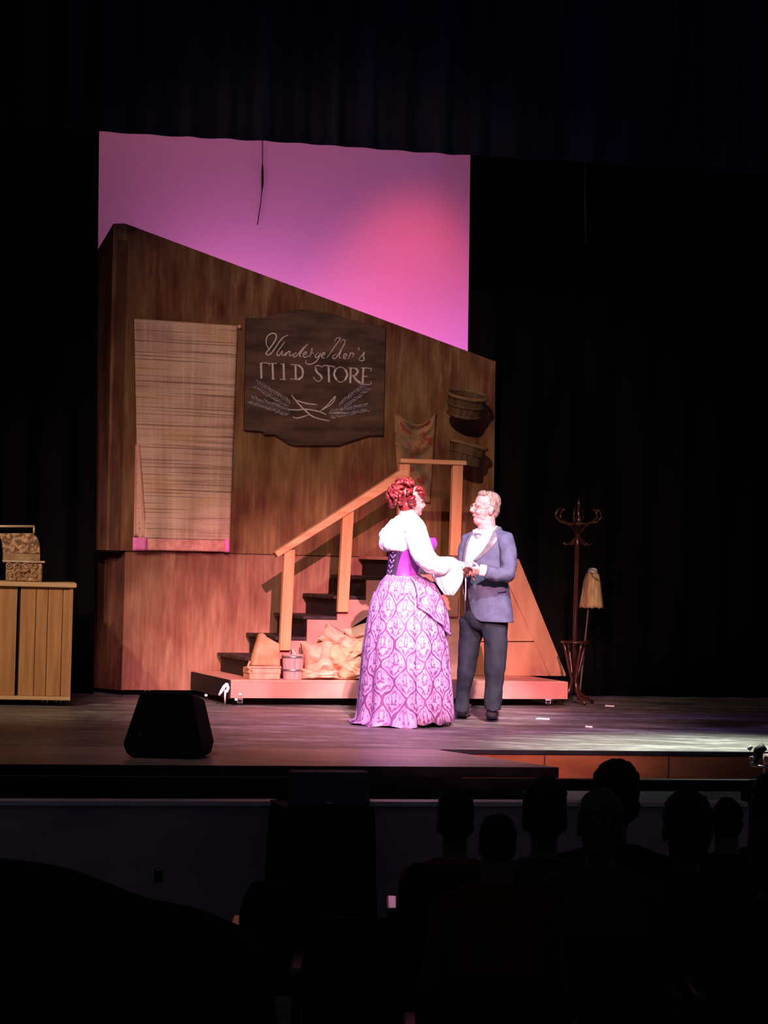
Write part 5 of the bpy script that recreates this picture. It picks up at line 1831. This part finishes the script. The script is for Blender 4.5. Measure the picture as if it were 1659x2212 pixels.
near = spectator('very dark shoulder of a near spectator in the lower left corner', -345, 838, 1.5, 0.17, 'hair_dark', 'short', 'cl_black', RISE, 0.235, 20)


def make_seat(base, label):
    t = thing('theatre_seat', label, 'seat', base, 0.0, 'theatre seats in the house')
    x, y, z = base
    rings = []
    for j in range(7):
        v = j / 6
        wv = 0.235 - 0.05 * max(0, v - 0.6) ** 2 * 6
        zz = z + 0.42 + 0.40 * v
        yy = y - 0.22 - 0.07 * v
        rings.append([Vector((x - wv, yy, zz)), Vector((x + wv, yy, zz)), Vector((x + wv, yy + 0.05, zz)), Vector((x - wv, yy + 0.05, zz))])
    MB().loft(rings, cap=True).build('seat_back', M['seat'], t, bevel=0.015)
    MB().box((x, y + 0.03, z + 0.41), (0.46, 0.44, 0.10)).build('cushion', M['seat'], t, bevel=0.02)
    for k in (-1, 1):
        MB().box((x + k * 0.262, y + 0.02, z + 0.60), (0.05, 0.36, 0.03)).build('armrest', M['seat_wood'], t, bevel=0.01)
        MB().box((x + k * 0.262, y - 0.03, z + 0.293), (0.03, 0.22, 0.583)).build('leg', M['black'], t)
        MB().box((x + k * 0.262, y - 0.145, z + 0.54), (0.006, 0.006, 0.012)).build('glint_plate', M['steel'], t)  # steel chip added for a tiny glint at the armrest end
    return t


def dup(root, loc, label):
    r = root.copy()
    col.objects.link(r)
    r.location = loc
    r['label'] = label
    for ch in list(root.children):
        c = ch.copy()
        col.objects.link(c)
        c.parent = r
    return r


first = None
SL = ['under the red top spectator', 'under the small round headed spectator', 'under the spectator with tall hair by the stage corner', 'under the tallest headed spectator',
      'under the pale haired spectator', 'under the broad dark haired spectator', 'under the small headed spectator at the right', 'under the upper head at the right picture edge',
      'under the lower head at the right picture edge']
for (b_, lb), sl_ in zip(spots, SL):
    loc = Vector((b_.x, b_.y - 0.0, HF))
    lab = 'dark plush theatre seat ' + sl_
    if first is None:
        first = make_seat(loc, lab)
    else:
        dup(first, loc, lab)
dup(first, Vector((near.x, near.y, RISE)), 'dark plush theatre seat under the near shoulder in the lower left corner')
for px, Y, lb in ((650, 9.3, 'empty dark theatre seat nearest the black draped desk, glints on its arm'), (800, 8.5, 'empty dark theatre seat beside the red top spectator')):
    dup(first, Vector((P(px, 2000, Y).x, Y, HF)), lb)

# black draped desk with a covered monitor in the gap of the pit wall
M['blackcloth'] = noisy('black_table_cloth', (0.006, 0.005, 0.006), (0.010, 0.009, 0.010), (9, 9, 3), 0.95, spec=0.02)
M['greybox'] = noisy('grey_violet_cover', (0.10, 0.085, 0.13), (0.14, 0.12, 0.17), (5, 5, 5), 0.7, spec=0.15)
DK = Frame(P(706, 1950, 12.35).xy, math.radians(12.5))
dz = DK.px(706, 1747, 0)[1]
desk = thing('draped_desk', 'low desk covered in black cloth in the gap of the pit wall', 'desk', DK(0, 0.2, HF), DK.yaw)
MB().fbox(DK, -0.245, 0.235, 0.0, 0.40, dz - 0.03, dz).build('table_top', M['black'], desk)
rings = []
for z, e in ((dz + 0.003, 0.004), (dz - 0.03, 0.010), (HF + 0.35, 0.02), (HF + 0.01, 0.035)):
    ring = []
    cs = [(-0.245 - e, -e), (0.235 + e, -e), (0.235 + e, 0.40 + e), (-0.245 - e, 0.40 + e)]
    for q in range(4):
        a_, b_ = cs[q], cs[(q + 1) % 4]
        for k in range(12):
            f_ = k / 12
            wv = 0.012 * math.sin(k * 2.1 + q) * (e / 0.035)
            ring.append(DK(a_[0] + (b_[0] - a_[0]) * f_ + wv, a_[1] + (b_[1] - a_[1]) * f_ + wv, z))
    rings.append(ring)
MB().loft(rings).build('cloth', M['blackcloth'], desk, True, solid=0.003)
for u in (-0.22, 0.21):
    for w in (0.03, 0.37):
        MB().fbox(DK, u - 0.015, u + 0.015, w - 0.015, w + 0.015, HF, dz - 0.031).build('leg', M['steel'], desk)
mo = thing('covered_monitor', 'boxy grey violet covered monitor standing on the black draped desk', 'monitor', DK(-0.005, 0.1, dz + 0.006), DK.yaw)
ma, mz = DK.px(631, 1668, 0.06)
mc_, _ = DK.px(801, 1668, 0.06)
MB().fbox(DK, ma, mc_, 0.06, 0.20, dz + 0.014, mz).build('cover', M['greybox'], mo, bevel=0.008)
MB().fbox(DK, ma + 0.01, mc_ - 0.01, 0.05, 0.22, dz + 0.007, dz + 0.0138).build('base', M['rubber'], mo)
MB().ell(DK((ma + mc_) / 2 - 0.01, 0.048, dz + 0.022), (0.02, 0.006, 0.008), 10, 6).build('handle', M['steel'], mo, True)  # steel bead added as the white reflection on the cover

bpy.data.scenes.remove(WORK)
